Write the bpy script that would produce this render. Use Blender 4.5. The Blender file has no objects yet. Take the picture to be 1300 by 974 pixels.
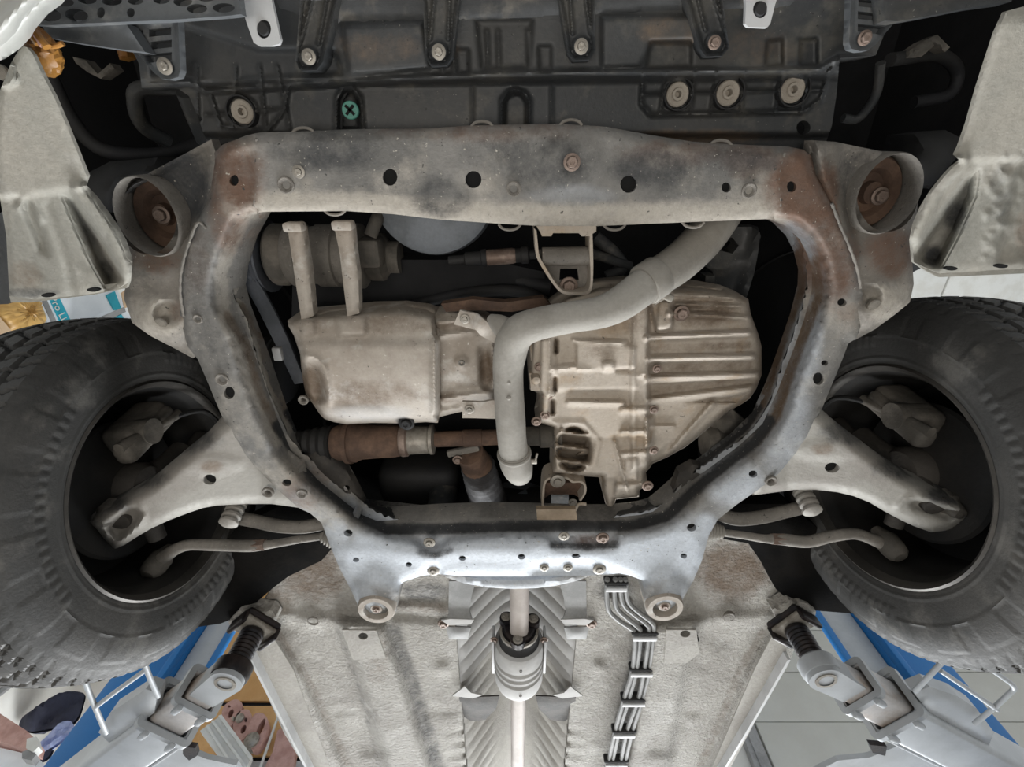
import bpy, bmesh, math, random
import numpy as np
from mathutils import Vector, Matrix
from mathutils.geometry import delaunay_2d_cdt
random.seed(7); np.random.seed(7)
C = bpy.context.scene.collection
# ------------------------------------------------------------------ camera, world, light, exposure
F, TH, CZ = 600.0, math.radians(26.0), 1.15          # focal length in px of a 1300 px frame, tilt from the zenith, height over the floor
ST, CT = math.sin(TH), math.cos(TH)
sc = bpy.context.scene
cd = bpy.data.cameras.new('camera'); cam = bpy.data.objects.new('camera', cd); C.objects.link(cam)
cd.sensor_fit = 'HORIZONTAL'; cd.sensor_width = 36.0; cd.lens = F/1300*36.0; cd.clip_start = 0.02
cam.matrix_world = Matrix(((1,0,0,0),(0,-CT,-ST,0),(0,ST,-CT,CZ),(0,0,0,1)))
sc.camera = cam
w = bpy.data.worlds.new('overcast'); sc.world = w; w.use_nodes = True
w.node_tree.nodes['Background'].inputs[0].default_value = (0.93, 0.97, 1.0, 1)
w.node_tree.nodes['Background'].inputs[1].default_value = 0.66
def area(name, loc, target, size, size_y, power, col=(1,1,1)):
    l = bpy.data.lights.new(name, 'AREA'); l.shape = 'RECTANGLE'; l.size = size; l.size_y = size_y; l.energy = power; l.color = col
    o = bpy.data.objects.new(name, l); C.objects.link(o); o.location = loc
    o.rotation_euler = (Vector(target)-Vector(loc)).to_track_quat('-Z','Y').to_euler()
    return o
area('doorway_daylight', (0.3, 5.6, 1.0), (0, 1.2, 1.9), 4.2, 2.2, 430, (0.95,0.98,1.0))
area('underside_fill', (-0.25, 0.15, 0.12), (0, 0.6, 1.9), 1.2, 0.5, 9, (1.0,0.95,0.88))  # added fill light, unseen, brightens the underside
sc.view_settings.view_transform = 'Standard'; sc.view_settings.look = 'None'
sc.view_settings.exposure = 0.35; sc.view_settings.gamma = 1.0; sc.view_settings.use_curve_mapping = False
# ------------------------------------------------------------------ helpers
def ray(px, py):
    u = px-650.0; v = 487.0-py
    return u, F*ST - v*CT, F*CT + v*ST
def P(px, py, h):                                    # the point at height h over the camera seen at a pixel
    x, y, z = ray(px, py); t = h/z
    return Vector((x*t, y*t, CZ+h))
def PY(px, py, Y):
    x, y, z = ray(px, py); t = Y/y
    return Vector((x*t, Y, CZ+z*t))
def PX(px, py, X):
    x, y, z = ray(px, py); t = X/x
    return Vector((X, y*t, CZ+z*t))
def proj(p):
    x, y, z = p[0], p[1], p[2]-CZ
    D = y*ST+z*CT
    return (650+F*x/D, 487-F*(-y*CT+z*ST)/D)
def mpp(px, py, h): return h/ray(px, py)[2]          # metres per pixel there
def ss(a, b, x):
    t = np.clip((x-a)/(b-a), 0, 1); return t*t*(3-2*t)
WL = {}
def place(o, parent, loc):
    loc = Vector(loc); WL[o.name] = loc
    if parent is not None:
        o.parent = parent; o.location = loc-WL[parent.name]
    else: o.location = loc
def tag(o, label, cat, group=None, kind=None):
    o['label'] = label; o['category'] = cat
    if group: o['group'] = group
    if kind: o['kind'] = kind
    return o
def thing(name, label, cat, loc, group=None):
    o = bpy.data.objects.new(name, None); C.objects.link(o); o.empty_display_size = 0.05
    place(o, None, loc); return tag(o, label, cat, group)
def mk(name, V, Fc, mat, parent=None, sharp=38, attrs=None, label=None, kind=None, origin=None):
    V = np.asarray([tuple(v) for v in V], float)
    c = Vector(origin) if origin is not None else Vector(((V.min(0)+V.max(0))/2).tolist())
    me = bpy.data.meshes.new(name)
    me.from_pydata((V-np.array(c)).tolist(), [], Fc)
    me.validate()
    if attrs:
        for k, a in attrs.items():
            at = me.attributes.new(k, 'FLOAT', 'POINT'); at.data.foreach_set('value', np.asarray(a, np.float32))
    me.shade_smooth()
    if sharp < 180: me.set_sharp_from_angle(angle=math.radians(sharp))
    me.materials.append(mat)
    o = bpy.data.objects.new(name, me); C.objects.link(o); place(o, parent, c)
    if label: o['label'] = label
    if kind: o['kind'] = kind
    return o
def inst(src, name, parent, loc, rot=None, scale=1.0, label=None):      # another piece with shared mesh data
    o = bpy.data.objects.new(name, src.data if hasattr(src,'data') else src); C.objects.link(o)
    place(o, parent, loc)
    if rot is not None: o.rotation_mode='QUATERNION'; o.rotation_quaternion = rot
    o.scale = (scale,)*3 if not hasattr(scale,'__len__') else scale
    if label: o['label'] = label
    return o
class MB:                                            # several shapes joined into one mesh
    def __init__(s): s.V=[]; s.F=[]
    def add(s, vf):
        n=len(s.V); s.V += [tuple(v) for v in vf[0]]; s.F += [[i+n for i in f] for f in vf[1]]; return s
    def mk(s, name, mat, parent=None, **k): return mk(name, s.V, s.F, mat, parent, **k)
def catmull(pts, n=6, closed=False):
    pts=[np.array(p,float) for p in pts]; m=len(pts); out=[]
    for i in range(m if closed else m-1):
        p1=pts[i]; p2=pts[(i+1)%m]
        p0=pts[i-1] if (closed or i>0) else 2*p1-p2
        p3=pts[(i+2)%m] if (closed or i<m-2) else 2*p2-p1
        for k in range(n):
            t=k/n
            out.append(0.5*((2*p1)+(-p0+p2)*t+(2*p0-5*p1+4*p2-p3)*t*t+(-p0+3*p1-3*p2+p3)*t**3))
    if not closed: out.append(pts[-1])
    return out
def tube(pts, r, seg=14, n=6, caps=True, ring=None):  # pts: world points; r: number or list; ring(i, ang) multiplies the radius
    rr = list(r) if hasattr(r,'__len__') else [r]*len(pts)
    if n>1:
        cc = catmull([(*p, q) for p, q in zip(pts, rr)], n)
        pts=[Vector(c[:3]) for c in cc]; rr=[c[3] for c in cc]
    else: pts=[Vector(p) for p in pts]
    V=[]; Fc=[]; prev=None
    for i,p in enumerate(pts):
        d=(pts[min(i+1,len(pts)-1)]-pts[max(i-1,0)]).normalized()
        if prev is None:
            a=d.orthogonal().normalized()
        else:
            a=(prev-d*prev.dot(d)).normalized()
        prev=a; b=d.cross(a)
        for k in range(seg):
            t=2*math.pi*k/seg; q=rr[i]*(ring(i,t) if ring else 1)
            V.append(p+a*math.cos(t)*q+b*math.sin(t)*q)
    for i in range(len(pts)-1):
        for k in range(seg):
            k2=(k+1)%seg
            Fc.append([i*seg+k, i*seg+k2, (i+1)*seg+k2, (i+1)*seg+k])
    if caps:
        Fc.append(list(range(seg))[::-1]); m=(len(pts)-1)*seg; Fc.append([m+k for k in range(seg)])
    return V,Fc
def lathe(prof, c, axis, seg=32):                    # prof: (radius, distance along axis)
    c=Vector(c); ax=Vector(axis).normalized(); a=ax.orthogonal().normalized(); b=ax.cross(a)
    V=[]; Fc=[]; m=len(prof)
    for k in range(seg):
        t=2*math.pi*k/seg; e=a*math.cos(t)+b*math.sin(t)
        for r,z in prof: V.append(c+e*max(r,1e-5)+ax*z)
    for k in range(seg):
        k2=(k+1)%seg
        for j in range(m-1): Fc.append([k*m+j, k2*m+j, k2*m+j+1, k*m+j+1])
    return V,Fc
def box(c, dims, R=None, bev=0.0, seg=2):
    bm=bmesh.new(); bmesh.ops.create_cube(bm,size=1.0)
    bmesh.ops.scale(bm,vec=dims,verts=bm.verts)
    if bev>0: bmesh.ops.bevel(bm,geom=list(bm.edges),offset=bev,segments=seg,profile=0.5,affect='EDGES')
    R=R or Matrix.Identity(3); c=Vector(c)
    V=[c+R@v.co for v in bm.verts]; bm.verts.index_update()
    Fc=[[v.index for v in f.verts] for f in bm.faces]; bm.free()
    return V,Fc
def bx(x0,x1,y0,y1,z0,z1,bev=0.0): return box(((x0+x1)/2,(y0+y1)/2,(z0+z1)/2),(x1-x0,y1-y0,z1-z0),None,bev)
def frame_dir(d, up=(0,0,1)):
    x=Vector(d).normalized(); z=Vector(up); y=z.cross(x).normalized(); z=x.cross(y)
    return Matrix((x,y,z)).transposed()
def rrect(w_,h_,r,n=4):
    out=[]
    for cx,cy,a0 in ((w_/2-r,h_/2-r,0),(-w_/2+r,h_/2-r,90),(-w_/2+r,-h_/2+r,180),(w_/2-r,-h_/2+r,270)):
        for k in range(n+1):
            a=math.radians(a0+90*k/n); out.append((cx+r*math.cos(a),cy+r*math.sin(a)))
    return out
def boxtube(c, R, L, w_, h_, t, r=0.012):            # hollow square tube along local x
    o=rrect(w_,h_,r); i=rrect(w_-2*t,h_-2*t,max(r-t,0.002)); n=len(o); V=[];Fc=[]; c=Vector(c)
    for lp,x in ((o,0),(o,L),(i,L),(i,0)):
        V+=[c+R@Vector((x,p[0],p[1])) for p in lp]
    for a in range(4):
        b=(a+1)%4
        for k in range(n):
            k2=(k+1)%n; Fc.append([a*n+k,a*n+k2,b*n+k2,b*n+k])
    return V,Fc
def ell(cx,cy,rx,ry,rot=0,n=14):
    r=math.radians(rot); return [(cx+rx*math.cos(t)*math.cos(r)-ry*math.sin(t)*math.sin(r), cy+rx*math.cos(t)*math.sin(r)+ry*math.sin(t)*math.cos(r)) for t in [2*math.pi*k/n for k in range(n)]]
def resample(poly, step):
    out=[]; m=len(poly)
    for i in range(m):
        a=poly[i]; b=poly[(i+1)%m]; L=math.hypot(b[0]-a[0],b[1]-a[1]); n=max(1,int(round(L/step)))
        for k in range(n): out.append((a[0]+(b[0]-a[0])*k/n, a[1]+(b[1]-a[1])*k/n))
    return out
def dline(X,Y,pts,closed=False):                     # distance to a polyline
    d=np.full(X.shape,1e9); m=len(pts)
    for i in range(m if closed else m-1):
        x1,y1=pts[i][:2]; x2,y2=pts[(i+1)%m][:2]; dx,dy=x2-x1,y2-y1
        t=np.clip(((X-x1)*dx+(Y-y1)*dy)/max(dx*dx+dy*dy,1e-9),0,1)
        d=np.minimum(d,np.hypot(X-x1-t*dx,Y-y1-t*dy))
    return d
def inside(X,Y,poly):
    r=np.zeros(X.shape,bool); m=len(poly)
    for i in range(m):
        x1,y1=poly[i][:2]; x2,y2=poly[(i+1)%m][:2]
        if y1==y2: continue
        c=((y1>Y)!=(y2>Y))&(X<(x2-x1)*(Y-y1)/(y2-y1)+x1); r^=c
    return r
def sdp(X,Y,poly):
    d=dline(X,Y,poly,True); return np.where(inside(X,Y,poly),d,-d)
def ridge(X,Y,pts,w_,hgt): return hgt*(1-ss(w_*0.35,w_,dline(X,Y,pts)))
def dome(X,Y,cx,cy,rx,ry,hgt):
    q=((X-cx)/rx)**2+((Y-cy)/ry)**2; return hgt*np.sqrt(np.clip(1-q,0,1))
def flat(X,Y,poly,w_,hgt): return hgt*ss(0,w_,sdp(X,Y,poly))
def spots(X,Y,lst):                                  # soft round stains: (px, py, rx, ry, strength)
    a=np.zeros(X.shape)
    for q in lst:
        if q[0]=='L': a=np.maximum(a,q[3]*(1-ss(0.3,1.0,dline(X,Y,q[1])/q[2])))
    for cx,cy,rx,ry,s in [q for q in lst if q[0]!='L']: a=np.maximum(a, s*(1-ss(0.35,1.0,np.hypot((X-cx)/rx,(Y-cy)/ry))))
    return a
def relief(name, out, h, mat, parent=None, thick=0.012, holes=(), cell=7, prof=None, sm=0, stain_light_spots=None, cap=True, sharp=38, label=None, kind=None, dcap=None, feat=(), it=2):
    """stamped or cast piece: outline in pixels at height h (number or function), prof(X,Y,sd) = metres it stands towards the ground"""
    if sm: out=[tuple(p) for p in catmull(out,sm,True)]
    loops=[resample(out,cell)]+[resample(hl,max(cell*0.6,1.5)) for hl in holes]
    O=np.array(loops[0]); x0,y0=O.min(0); x1,y1=O.max(0)
    gx,gy=np.meshgrid(np.arange(x0+cell*.4,x1,cell),np.arange(y0+cell*.4,y1,cell*0.9)); gx=gx+np.where((np.arange(gx.shape[0])%2)[:,None]==1,cell*.5,0)
    X=gx.ravel(); Y=gy.ravel()
    m=inside(X,Y,loops[0])&(dline(X,Y,loops[0],True)>cell*.55)
    X=X[m];Y=Y[m]
    for hl in loops[1:]:
        if len(X)==0: break
        m=~inside(X,Y,hl)&(dline(X,Y,hl,True)>cell*.4); X=X[m];Y=Y[m]
    vs=[];ed=[]
    for lp in loops:
        b=len(vs); vs+=[Vector(p) for p in lp]; ed+=[(b+i,b+(i+1)%len(lp)) for i in range(len(lp))]
    for f_ in feat:                                   # crease lines that the mesh must follow
        lp=[q for q in resample(f_,cell) if inside(np.array([q[0]]),np.array([q[1]]),loops[0])[0]]
        if len(X): 
            m=dline(X,Y,lp,True)>cell*.5; X=X[m];Y=Y[m]
        b=len(vs); vs+=[Vector(p) for p in lp]; ed+=[(b+i,b+i+1) for i in range(len(lp)-1) if math.hypot(lp[i][0]-lp[i+1][0],lp[i][1]-lp[i+1][1])<cell*2]
    vs+=[Vector((a,b)) for a,b in zip(X,Y)]
    r=delaunay_2d_cdt(vs,ed,[],0,1e-4)
    Q=np.array([(v[0],v[1]) for v in r[0]]); T=np.array([f for f in r[2] if len(f)==3])
    cen=Q[T].mean(1); k=inside(cen[:,0],cen[:,1],loops[0])
    for hl in loops[1:]: k&=~inside(cen[:,0],cen[:,1],hl)
    T=T[k]
    X,Y=Q[:,0],Q[:,1]; sd=dline(X,Y,loops[0],True)
    hz=h(X,Y) if callable(h) else np.full(X.shape,float(h))
    if prof is not None:
        dzv=prof(X,Y,sd)+0.0*X
        E=np.vstack([T[:,[0,1]],T[:,[1,2]],T[:,[2,0]]]); nv=len(X); deg=np.bincount(E.ravel(),minlength=nv)+1e-9; ins_=np.ones(nv,bool); es={(int(a),int(b)) for a,b in E}
        for a,b in es:
            if (b,a) not in es: ins_[a]=ins_[b]=False
        for _ in range(it):                           # soften the grid steps
            acc=np.bincount(E[:,0],dzv[E[:,1]],nv)+np.bincount(E[:,1],dzv[E[:,0]],nv); dzv=np.where(ins_,0.45*dzv+0.55*acc/deg,dzv)
        hz=hz-dzv
    dx=X-650; v=487-Y; dy=F*ST-v*CT; dz=F*CT+v*ST; t=hz/dz
    V=np.stack([dx*t,dy*t,hz+CZ],1)
    cnt={}
    for f in T:
        for a,b in ((f[0],f[1]),(f[1],f[2]),(f[2],f[0])): cnt[(a,b)]=1
    bd=[(a,b) for (a,b) in cnt if (b,a) not in cnt]
    n=len(V); Fc=[[int(f[2]),int(f[1]),int(f[0])] for f in T]; AX,AY=X,Y
    if cap:
        V2=V.copy(); V2[:,2]=(V2[:,2]+thick) if dcap is None else np.maximum(V2[:,2],CZ+dcap)+thick
        V=np.vstack([V,V2]); Fc+=[[int(f[0])+n,int(f[1])+n,int(f[2])+n] for f in T]
        Fc+=[[int(a),int(b),int(b)+n,int(a)+n] for a,b in bd]; AX=np.concatenate([X,X]);AY=np.concatenate([Y,Y])
    elif thick>0:
        ids=sorted({i for e in bd for i in e}); mp={i:n+j for j,i in enumerate(ids)}
        V2=V[ids].copy(); V2[:,2]=V2[:,2]+thick; V=np.vstack([V,V2])
        Fc+=[[int(a),int(b),mp[b],mp[a]] for a,b in bd]; AX=np.concatenate([X,X[ids]]);AY=np.concatenate([Y,Y[ids]])
    used=sorted({i for f in Fc for i in f}); rm={i:j for j,i in enumerate(used)}
    at={kk:spots(AX[used],AY[used],ll) for kk,ll in stain_light_spots.items()} if stain_light_spots else None
    return mk(name,V[used],[[rm[i] for i in f] for f in Fc],mat,parent,sharp,at,label,kind)
# ------------------------------------------------------------------ materials
def mat(name, c1, c2=None, sc_=7.0, rough=0.7, metal=0.0, bump=0.25, bs=90.0, c3=None, grain=0.25, rustc=(0.125,0.072,0.048), spec=0.4, speck=None, thr=(0.42,0.62)):
    m=bpy.data.materials.new(name); m.use_nodes=True; nt=m.node_tree; N=nt.nodes; L=nt.links; N.clear()
    out=N.new('ShaderNodeOutputMaterial'); b=N.new('ShaderNodeBsdfPrincipled'); L.new(b.outputs[0],out.inputs[0])
    tc=N.new('ShaderNodeTexCoord')
    def noise(s,det=6,ro=0.6):
        n=N.new('ShaderNodeTexNoise'); n.inputs['Scale'].default_value=s; n.inputs['Detail'].default_value=det; n.inputs['Roughness'].default_value=ro; L.new(tc.outputs['Object'],n.inputs['Vector']); return n.outputs['Fac']
    def rampf(x,a,c):
        r=N.new('ShaderNodeMapRange'); r.interpolation_type='SMOOTHSTEP'; r.inputs['From Min'].default_value=a; r.inputs['From Max'].default_value=c; L.new(x,r.inputs['Value']); return r.outputs[0]
    def mix(f,a,c,mode='MIX'):
        x=N.new('ShaderNodeMix'); x.data_type='RGBA'; x.blend_type=mode
        for s,val in ((0,f),(6,a),(7,c)):
            if hasattr(val,'links') : L.new(val,x.inputs[s])
            elif s==0: x.inputs[0].default_value=val
            else: x.inputs[s].default_value=(*val,1)
        return x.outputs[2]
    c2=c2 or tuple(q*0.7 for q in c1)
    n1=noise(sc_); col=mix(rampf(n1,*thr),c1,c2)
    if c3: col=mix(rampf(noise(sc_*2.7),0.52,0.70),col,c3)
    n2=noise(bs,4,0.7)
    if rustc:
        nn=noise(sc_*4.5,10,0.78)
        for an,cc in (('pale',(0.47,0.50,0.54)),('dust_and_light',(0.42,0.385,0.335)),('brown',(0.15,0.105,0.07)),('rust',rustc),('dark',(0.040,0.041,0.043))):
            a=N.new('ShaderNodeAttribute'); a.attribute_name=an
            ad=N.new('ShaderNodeMath'); ad.operation='MULTIPLY_ADD'; L.new(nn,ad.inputs[0]); ad.inputs[1].default_value=(0.35 if an=='pale' else 1.5); ad.inputs[2].default_value=(-0.175 if an=='pale' else -0.75)
            mu=N.new('ShaderNodeMath'); mu.operation='ADD'; L.new(ad.outputs[0],mu.inputs[0]); L.new(a.outputs['Fac'],mu.inputs[1])
            # no stain or painted light where the attribute is zero
            gt=N.new('ShaderNodeMath'); gt.operation='MULTIPLY'; L.new(rampf(mu.outputs[0],0.05,0.95),gt.inputs[0]); L.new(rampf(a.outputs['Fac'],0.0,0.25),gt.inputs[1])
            col=mix(gt.outputs[0],col,cc)
    g=N.new('ShaderNodeMapRange'); g.inputs['To Min'].default_value=1-grain; g.inputs['To Max'].default_value=1+grain; L.new(n2,g.inputs['Value'])
    cmb=N.new('ShaderNodeCombineColor')
    for i in range(3): L.new(g.outputs[0],cmb.inputs[i])
    col=mix(1.0,col,cmb.outputs[0],'MULTIPLY')
    if speck:
        col=mix(rampf(noise(speck[1],2,0.5),speck[2],speck[2]+0.05),col,speck[0])
        col=mix(rampf(noise(speck[1]*0.55,3,0.6),0.66,0.74),col,tuple(q*0.35 for q in c2))
    L.new(col,b.inputs['Base Color'])
    b.inputs['Roughness'].default_value=rough; b.inputs['Metallic'].default_value=metal; b.inputs['Specular IOR Level'].default_value=spec
    if bump>0:
        bp=N.new('ShaderNodeBump'); bp.inputs['Strength'].default_value=bump; bp.inputs['Distance'].default_value=0.004 if bump<0.9 else 0.009; L.new(n2,bp.inputs['Height']); L.new(bp.outputs[0],b.inputs['Normal'])
    return m
M=dict(
 steel=mat('weathered_steel',(0.215,0.205,0.19),(0.135,0.130,0.122),6,0.62,0.15,0.25,140,c3=(0.27,0.25,0.22),grain=0.3,thr=(0.35,0.68),speck=((0.42,0.39,0.34),210,0.70)),
 ear=mat('dusty_bracket_steel',(0.23,0.21,0.185),(0.15,0.137,0.12),8,0.75,0.1,0.35,140,grain=0.3,speck=((0.36,0.33,0.28),200,0.70)),
 arm=mat('dusty_arm_steel',(0.32,0.305,0.275),(0.25,0.23,0.205),5,0.6,0.1,0.25,120,grain=0.16),
 rust=mat('rusty_iron',(0.17,0.105,0.072),(0.095,0.06,0.044),14,0.8,0.2,0.35,160),
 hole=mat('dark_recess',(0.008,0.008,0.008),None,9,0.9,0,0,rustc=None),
 alu=mat('dusty_cast_aluminium',(0.46,0.405,0.345),(0.38,0.325,0.265),6,0.7,0.1,0.22,170,c3=(0.40,0.315,0.23),grain=0.22,speck=((0.52,0.47,0.41),190,0.71)),
 pan=mat('dusty_oil_pan',(0.43,0.385,0.335),(0.32,0.275,0.23),6,0.62,0.1,0.18,170,c3=(0.50,0.47,0.43),grain=0.2,speck=((0.6,0.57,0.52),170,0.715)),
 hose=mat('dusty_rubber_hose',(0.305,0.288,0.258),(0.235,0.218,0.192),9,0.75,0,0.2,150,grain=0.2),
 bolt=mat('dull_bolt_steel',(0.28,0.215,0.18),(0.17,0.12,0.095),30,0.5,0.45,0.2,200),
 zinc=mat('zinc_bolt',(0.33,0.305,0.265),(0.22,0.195,0.165),30,0.45,0.4,0.1,200),
 black=mat('black_plastic',(0.014,0.014,0.016),(0.022,0.021,0.02),6,0.7,0,0.15,110,rustc=None),
 felt=mat('black_felt',(0.007,0.007,0.007),(0.012,0.011,0.010),6,1.0,0,0.3,120,rustc=None,spec=0.03),
 void=mat('unlit_void_black',(0.010,0.010,0.011),(0.016,0.016,0.017),6,0.9,0,0.1,60,rustc=None),  # near black, stands in for the unlit depths of the bay
 plast=mat('dusty_grey_plastic',(0.056,0.058,0.060),(0.038,0.039,0.040),7,0.6,0,0.2,130,c3=(0.115,0.105,0.09),grain=0.25),
 plast2=mat('dark_grey_plastic',(0.036,0.038,0.040),(0.052,0.051,0.049),6,0.5,0,0.15,130,c3=(0.085,0.08,0.07),speck=((0.2,0.19,0.17),230,0.715)),
 trim=mat('pale_grey_plastic',(0.115,0.122,0.128),(0.085,0.09,0.094),8,0.5,0,0.1,130,c3=(0.19,0.19,0.185)),
 shield=mat('dusty_splash_plastic',(0.25,0.242,0.212),(0.31,0.29,0.25),5,0.75,0,0.3,120,c3=(0.35,0.335,0.30),grain=0.24,rustc=(0.2,0.13,0.09)),
 white=mat('white_paint',(0.62,0.62,0.59),(0.56,0.55,0.51),6,0.4,0,0.05,80,rustc=None,grain=0.05),
 strap=mat('pale_metal_strap',(0.50,0.50,0.50),(0.42,0.42,0.42),10,0.5,0,0.05,100,rustc=None,grain=0.08),
 tyre=mat('tyre_rubber',(0.042,0.041,0.039),(0.064,0.061,0.057),5,0.6,0,0.25,190,c3=(0.11,0.104,0.095),grain=0.25,rustc=None),
 rim=mat('brown_dusty_rim',(0.030,0.028,0.026),(0.02,0.019,0.018),6,0.5,0.3,0.1,120,rustc=None),
 lip=mat('worn_rim_lip',(0.085,0.078,0.07),(0.055,0.051,0.046),9,0.4,0.5,0.1,120,rustc=None),
 shieldk=mat('black_brake_shield',(0.018,0.017,0.016),(0.028,0.025,0.022),9,0.8,0.1,0.2,120,rustc=None),
 knuckle2=mat('dark_dusty_iron',(0.07,0.062,0.054),(0.04,0.036,0.032),12,0.8,0.1,0.3,120,rustc=None),
 knuckle=mat('dusty_knuckle_iron',(0.16,0.142,0.12),(0.085,0.077,0.066),12,0.8,0.1,0.3,120),
 pad=mat('grey_underseal',(0.40,0.38,0.345),(0.32,0.30,0.27),5,0.8,0,1.0,95,c3=(0.44,0.42,0.39),grain=0.35),
 smooth=mat('smooth_painted_floor_steel',(0.37,0.35,0.315),(0.31,0.29,0.26),6,0.7,0,0.5,110,grain=0.25),
 foil=mat('heat_shield_aluminium',(0.47,0.46,0.445),(0.39,0.38,0.365),9,0.68,0.1,0.08,150,rustc=None,grain=0.08),
 shaft=mat('dusty_shaft_tube',(0.45,0.40,0.365),(0.38,0.335,0.30),12,0.6,0.1,0.1,150,rustc=None,grain=0.1),
 line=mat('grey_fuel_line',(0.27,0.268,0.262),(0.20,0.198,0.192),12,0.6,0.1,0.05,150,rustc=None),
 belt=mat('ribbed_belt_rubber',(0.075,0.08,0.092),(0.055,0.06,0.068),12,0.6,0,0.1,150,rustc=None),
 pulley=mat('blue_black_pulley',(0.13,0.14,0.16),(0.10,0.105,0.12),12,0.45,0.4,0.1,150,rustc=None),
 fan=mat('grey_fan_motor',(0.17,0.185,0.205),(0.12,0.13,0.14),12,0.5,0.2,0.1,150,rustc=None),
 braid=mat('dark_braided_steel',(0.07,0.068,0.07),(0.045,0.042,0.042),12,0.6,0.3,0.3,260,rustc=None),
 tan=mat('tan_stamped_plate',(0.23,0.175,0.12),(0.18,0.135,0.09),12,0.8,0,0.15,150,rustc=None),
 blue=mat('blue_lift_paint',(0.012,0.15,0.42),(0.012,0.135,0.37),3,0.35,0,0.02,60,rustc=None,grain=0.05),
 lift=mat('grey_lift_paint',(0.42,0.44,0.46),(0.36,0.375,0.39),5,0.4,0.05,0.05,90,rustc=None,grain=0.08),
 liftw=mat('worn_lift_tube',(0.48,0.46,0.45),(0.42,0.33,0.26),9,0.35,0.2,0.05,90,rustc=None,thr=(0.5,0.68)),
 screw=mat('greasy_black_screw',(0.012,0.011,0.013),(0.03,0.022,0.02),18,0.35,0.3,0.15,150,rustc=None),
 ply=mat('orange_plywood',(0.62,0.37,0.16),(0.52,0.29,0.11),3,0.6,0,0.05,60,rustc=None,grain=0.08),
 rosy=mat('rosy_painted_iron',(0.48,0.29,0.25),(0.38,0.21,0.18),12,0.6,0,0.1,90,rustc=None),
 cream=mat('cream_wall',(0.70,0.69,0.65),(0.66,0.65,0.61),2,0.8,0,0.03,40,rustc=None,grain=0.03),
 door=mat('pale_door_panel',(0.52,0.52,0.485),(0.49,0.485,0.45),2,0.6,0,0.02,40,rustc=None,grain=0.03),
 concrete=mat('pale_concrete',(0.48,0.46,0.43),(0.40,0.39,0.37),2,0.85,0,0.2,60,rustc=None),
 grey=mat('grey_metal_profile',(0.30,0.30,0.30),None,4,0.5,0.2,0,60,rustc=None),
 teal=mat('teal_print',(0.02,0.36,0.46),(0.02,0.32,0.42),9,0.6,0,0,60,rustc=None,grain=0.05),
 card=mat('white_carton',(0.74,0.77,0.80),(0.68,0.71,0.74),5,0.6,0,0.02,60,rustc=None,grain=0.03),
 brown=mat('brown_cardboard',(0.62,0.45,0.29),(0.55,0.38,0.24),5,0.8,0,0.05,60,rustc=None,grain=0.06),
 bumper=mat('bumper_paint',(0.40,0.40,0.375),(0.36,0.36,0.335),6,0.35,0,0.03,80,rustc=None,grain=0.05),
 parcel=mat('amber_parcel_wrap',(0.62,0.39,0.13),(0.50,0.28,0.08),5,0.35,0,0.15,25,rustc=None,grain=0.06),
 amber=mat('amber_wrap',(0.40,0.19,0.045),(0.20,0.085,0.025),9,0.35,0,0.3,25,rustc=None),
 navy=mat('navy_cloth',(0.018,0.02,0.035),(0.03,0.033,0.055),9,0.85,0,0.3,60,rustc=None),
 paleblue=mat('pale_blue_cloth',(0.36,0.42,0.62),(0.20,0.25,0.45),12,0.8,0,0.2,60,rustc=None),
 green=mat('mint_clip',(0.10,0.30,0.24),(0.08,0.25,0.20),12,0.5,0,0,60,rustc=None),
 washer=mat('dusty_washer',(0.34,0.30,0.25),(0.27,0.235,0.195),20,0.6,0.15,0.1,150,rustc=None),
)
# shared small meshes: each is drawn about its own origin with its axis along -z (towards the ground)
def hexbolt_vf(r=1.0, flange=1.45, hgt=0.9, seg=6):
    mb=MB(); mb.add(lathe([(0,0.15),(flange,0.15),(flange,-0.12),(flange*0.92,-0.2),(r*1.02,-0.25)],(0,0,0),(0,0,1),20))
    pr=[(r*1.0,-0.2),(r*1.0,-hgt*0.85),(r*0.86,-hgt),(r*0.45,-hgt),(r*0.4,-hgt*0.9),(0,-hgt*0.9)]
    return mb.add(lathe(pr,(0,0,0),(0,0,1),seg))
PROTO={}
def proto(key, mb, matname, sharp=38):
    if key not in PROTO:
        me=bpy.data.meshes.new(key); me.from_pydata([tuple(v) for v in mb.V],[],mb.F); me.validate(); me.shade_smooth(); me.set_sharp_from_angle(angle=math.radians(sharp)); me.materials.append(M[matname]); PROTO[key]=me
    return PROTO[key]
proto('hex_bolt', hexbolt_vf(), 'bolt'); proto('zinc_hex_bolt', hexbolt_vf(0.9,1.6,0.7), 'zinc')
proto('round_plug', MB().add(lathe([(0,0.3),(1,0.3),(1,-0.15),(0.85,-0.32),(0,-0.4)],(0,0,0),(0,0,1),20)), 'zinc')
proto('ring_plug', MB().add(lathe([(1.0,0.3),(1.0,-0.15),(0.85,-0.22),(0.6,-0.1),(0.42,0.15),(0.40,0.9),(0,0.9)],(0,0,0),(0,0,1),22)), 'ear')
proto('big_washer', MB().add(lathe([(0,0.3),(1.0,0.3),(1.0,-0.1),(0.9,-0.2),(0.55,-0.12),(0.5,-0.28),(0.3,-0.28),(0.26,-0.1),(0.22,0.4),(0,0.4)],(0,0,0),(0,0,1),28)), 'washer')
proto('washer_cup', MB().add(lathe([(1.32,0.35),(1.32,-0.45),(1.2,-0.45),(1.14,0.1),(0.2,0.12),(0,0.12)],(0,0,0),(0,0,1),28)), 'black')
def spin(): return Matrix.Rotation(random.uniform(0,6.28),3,'Z').to_quaternion()
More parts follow.
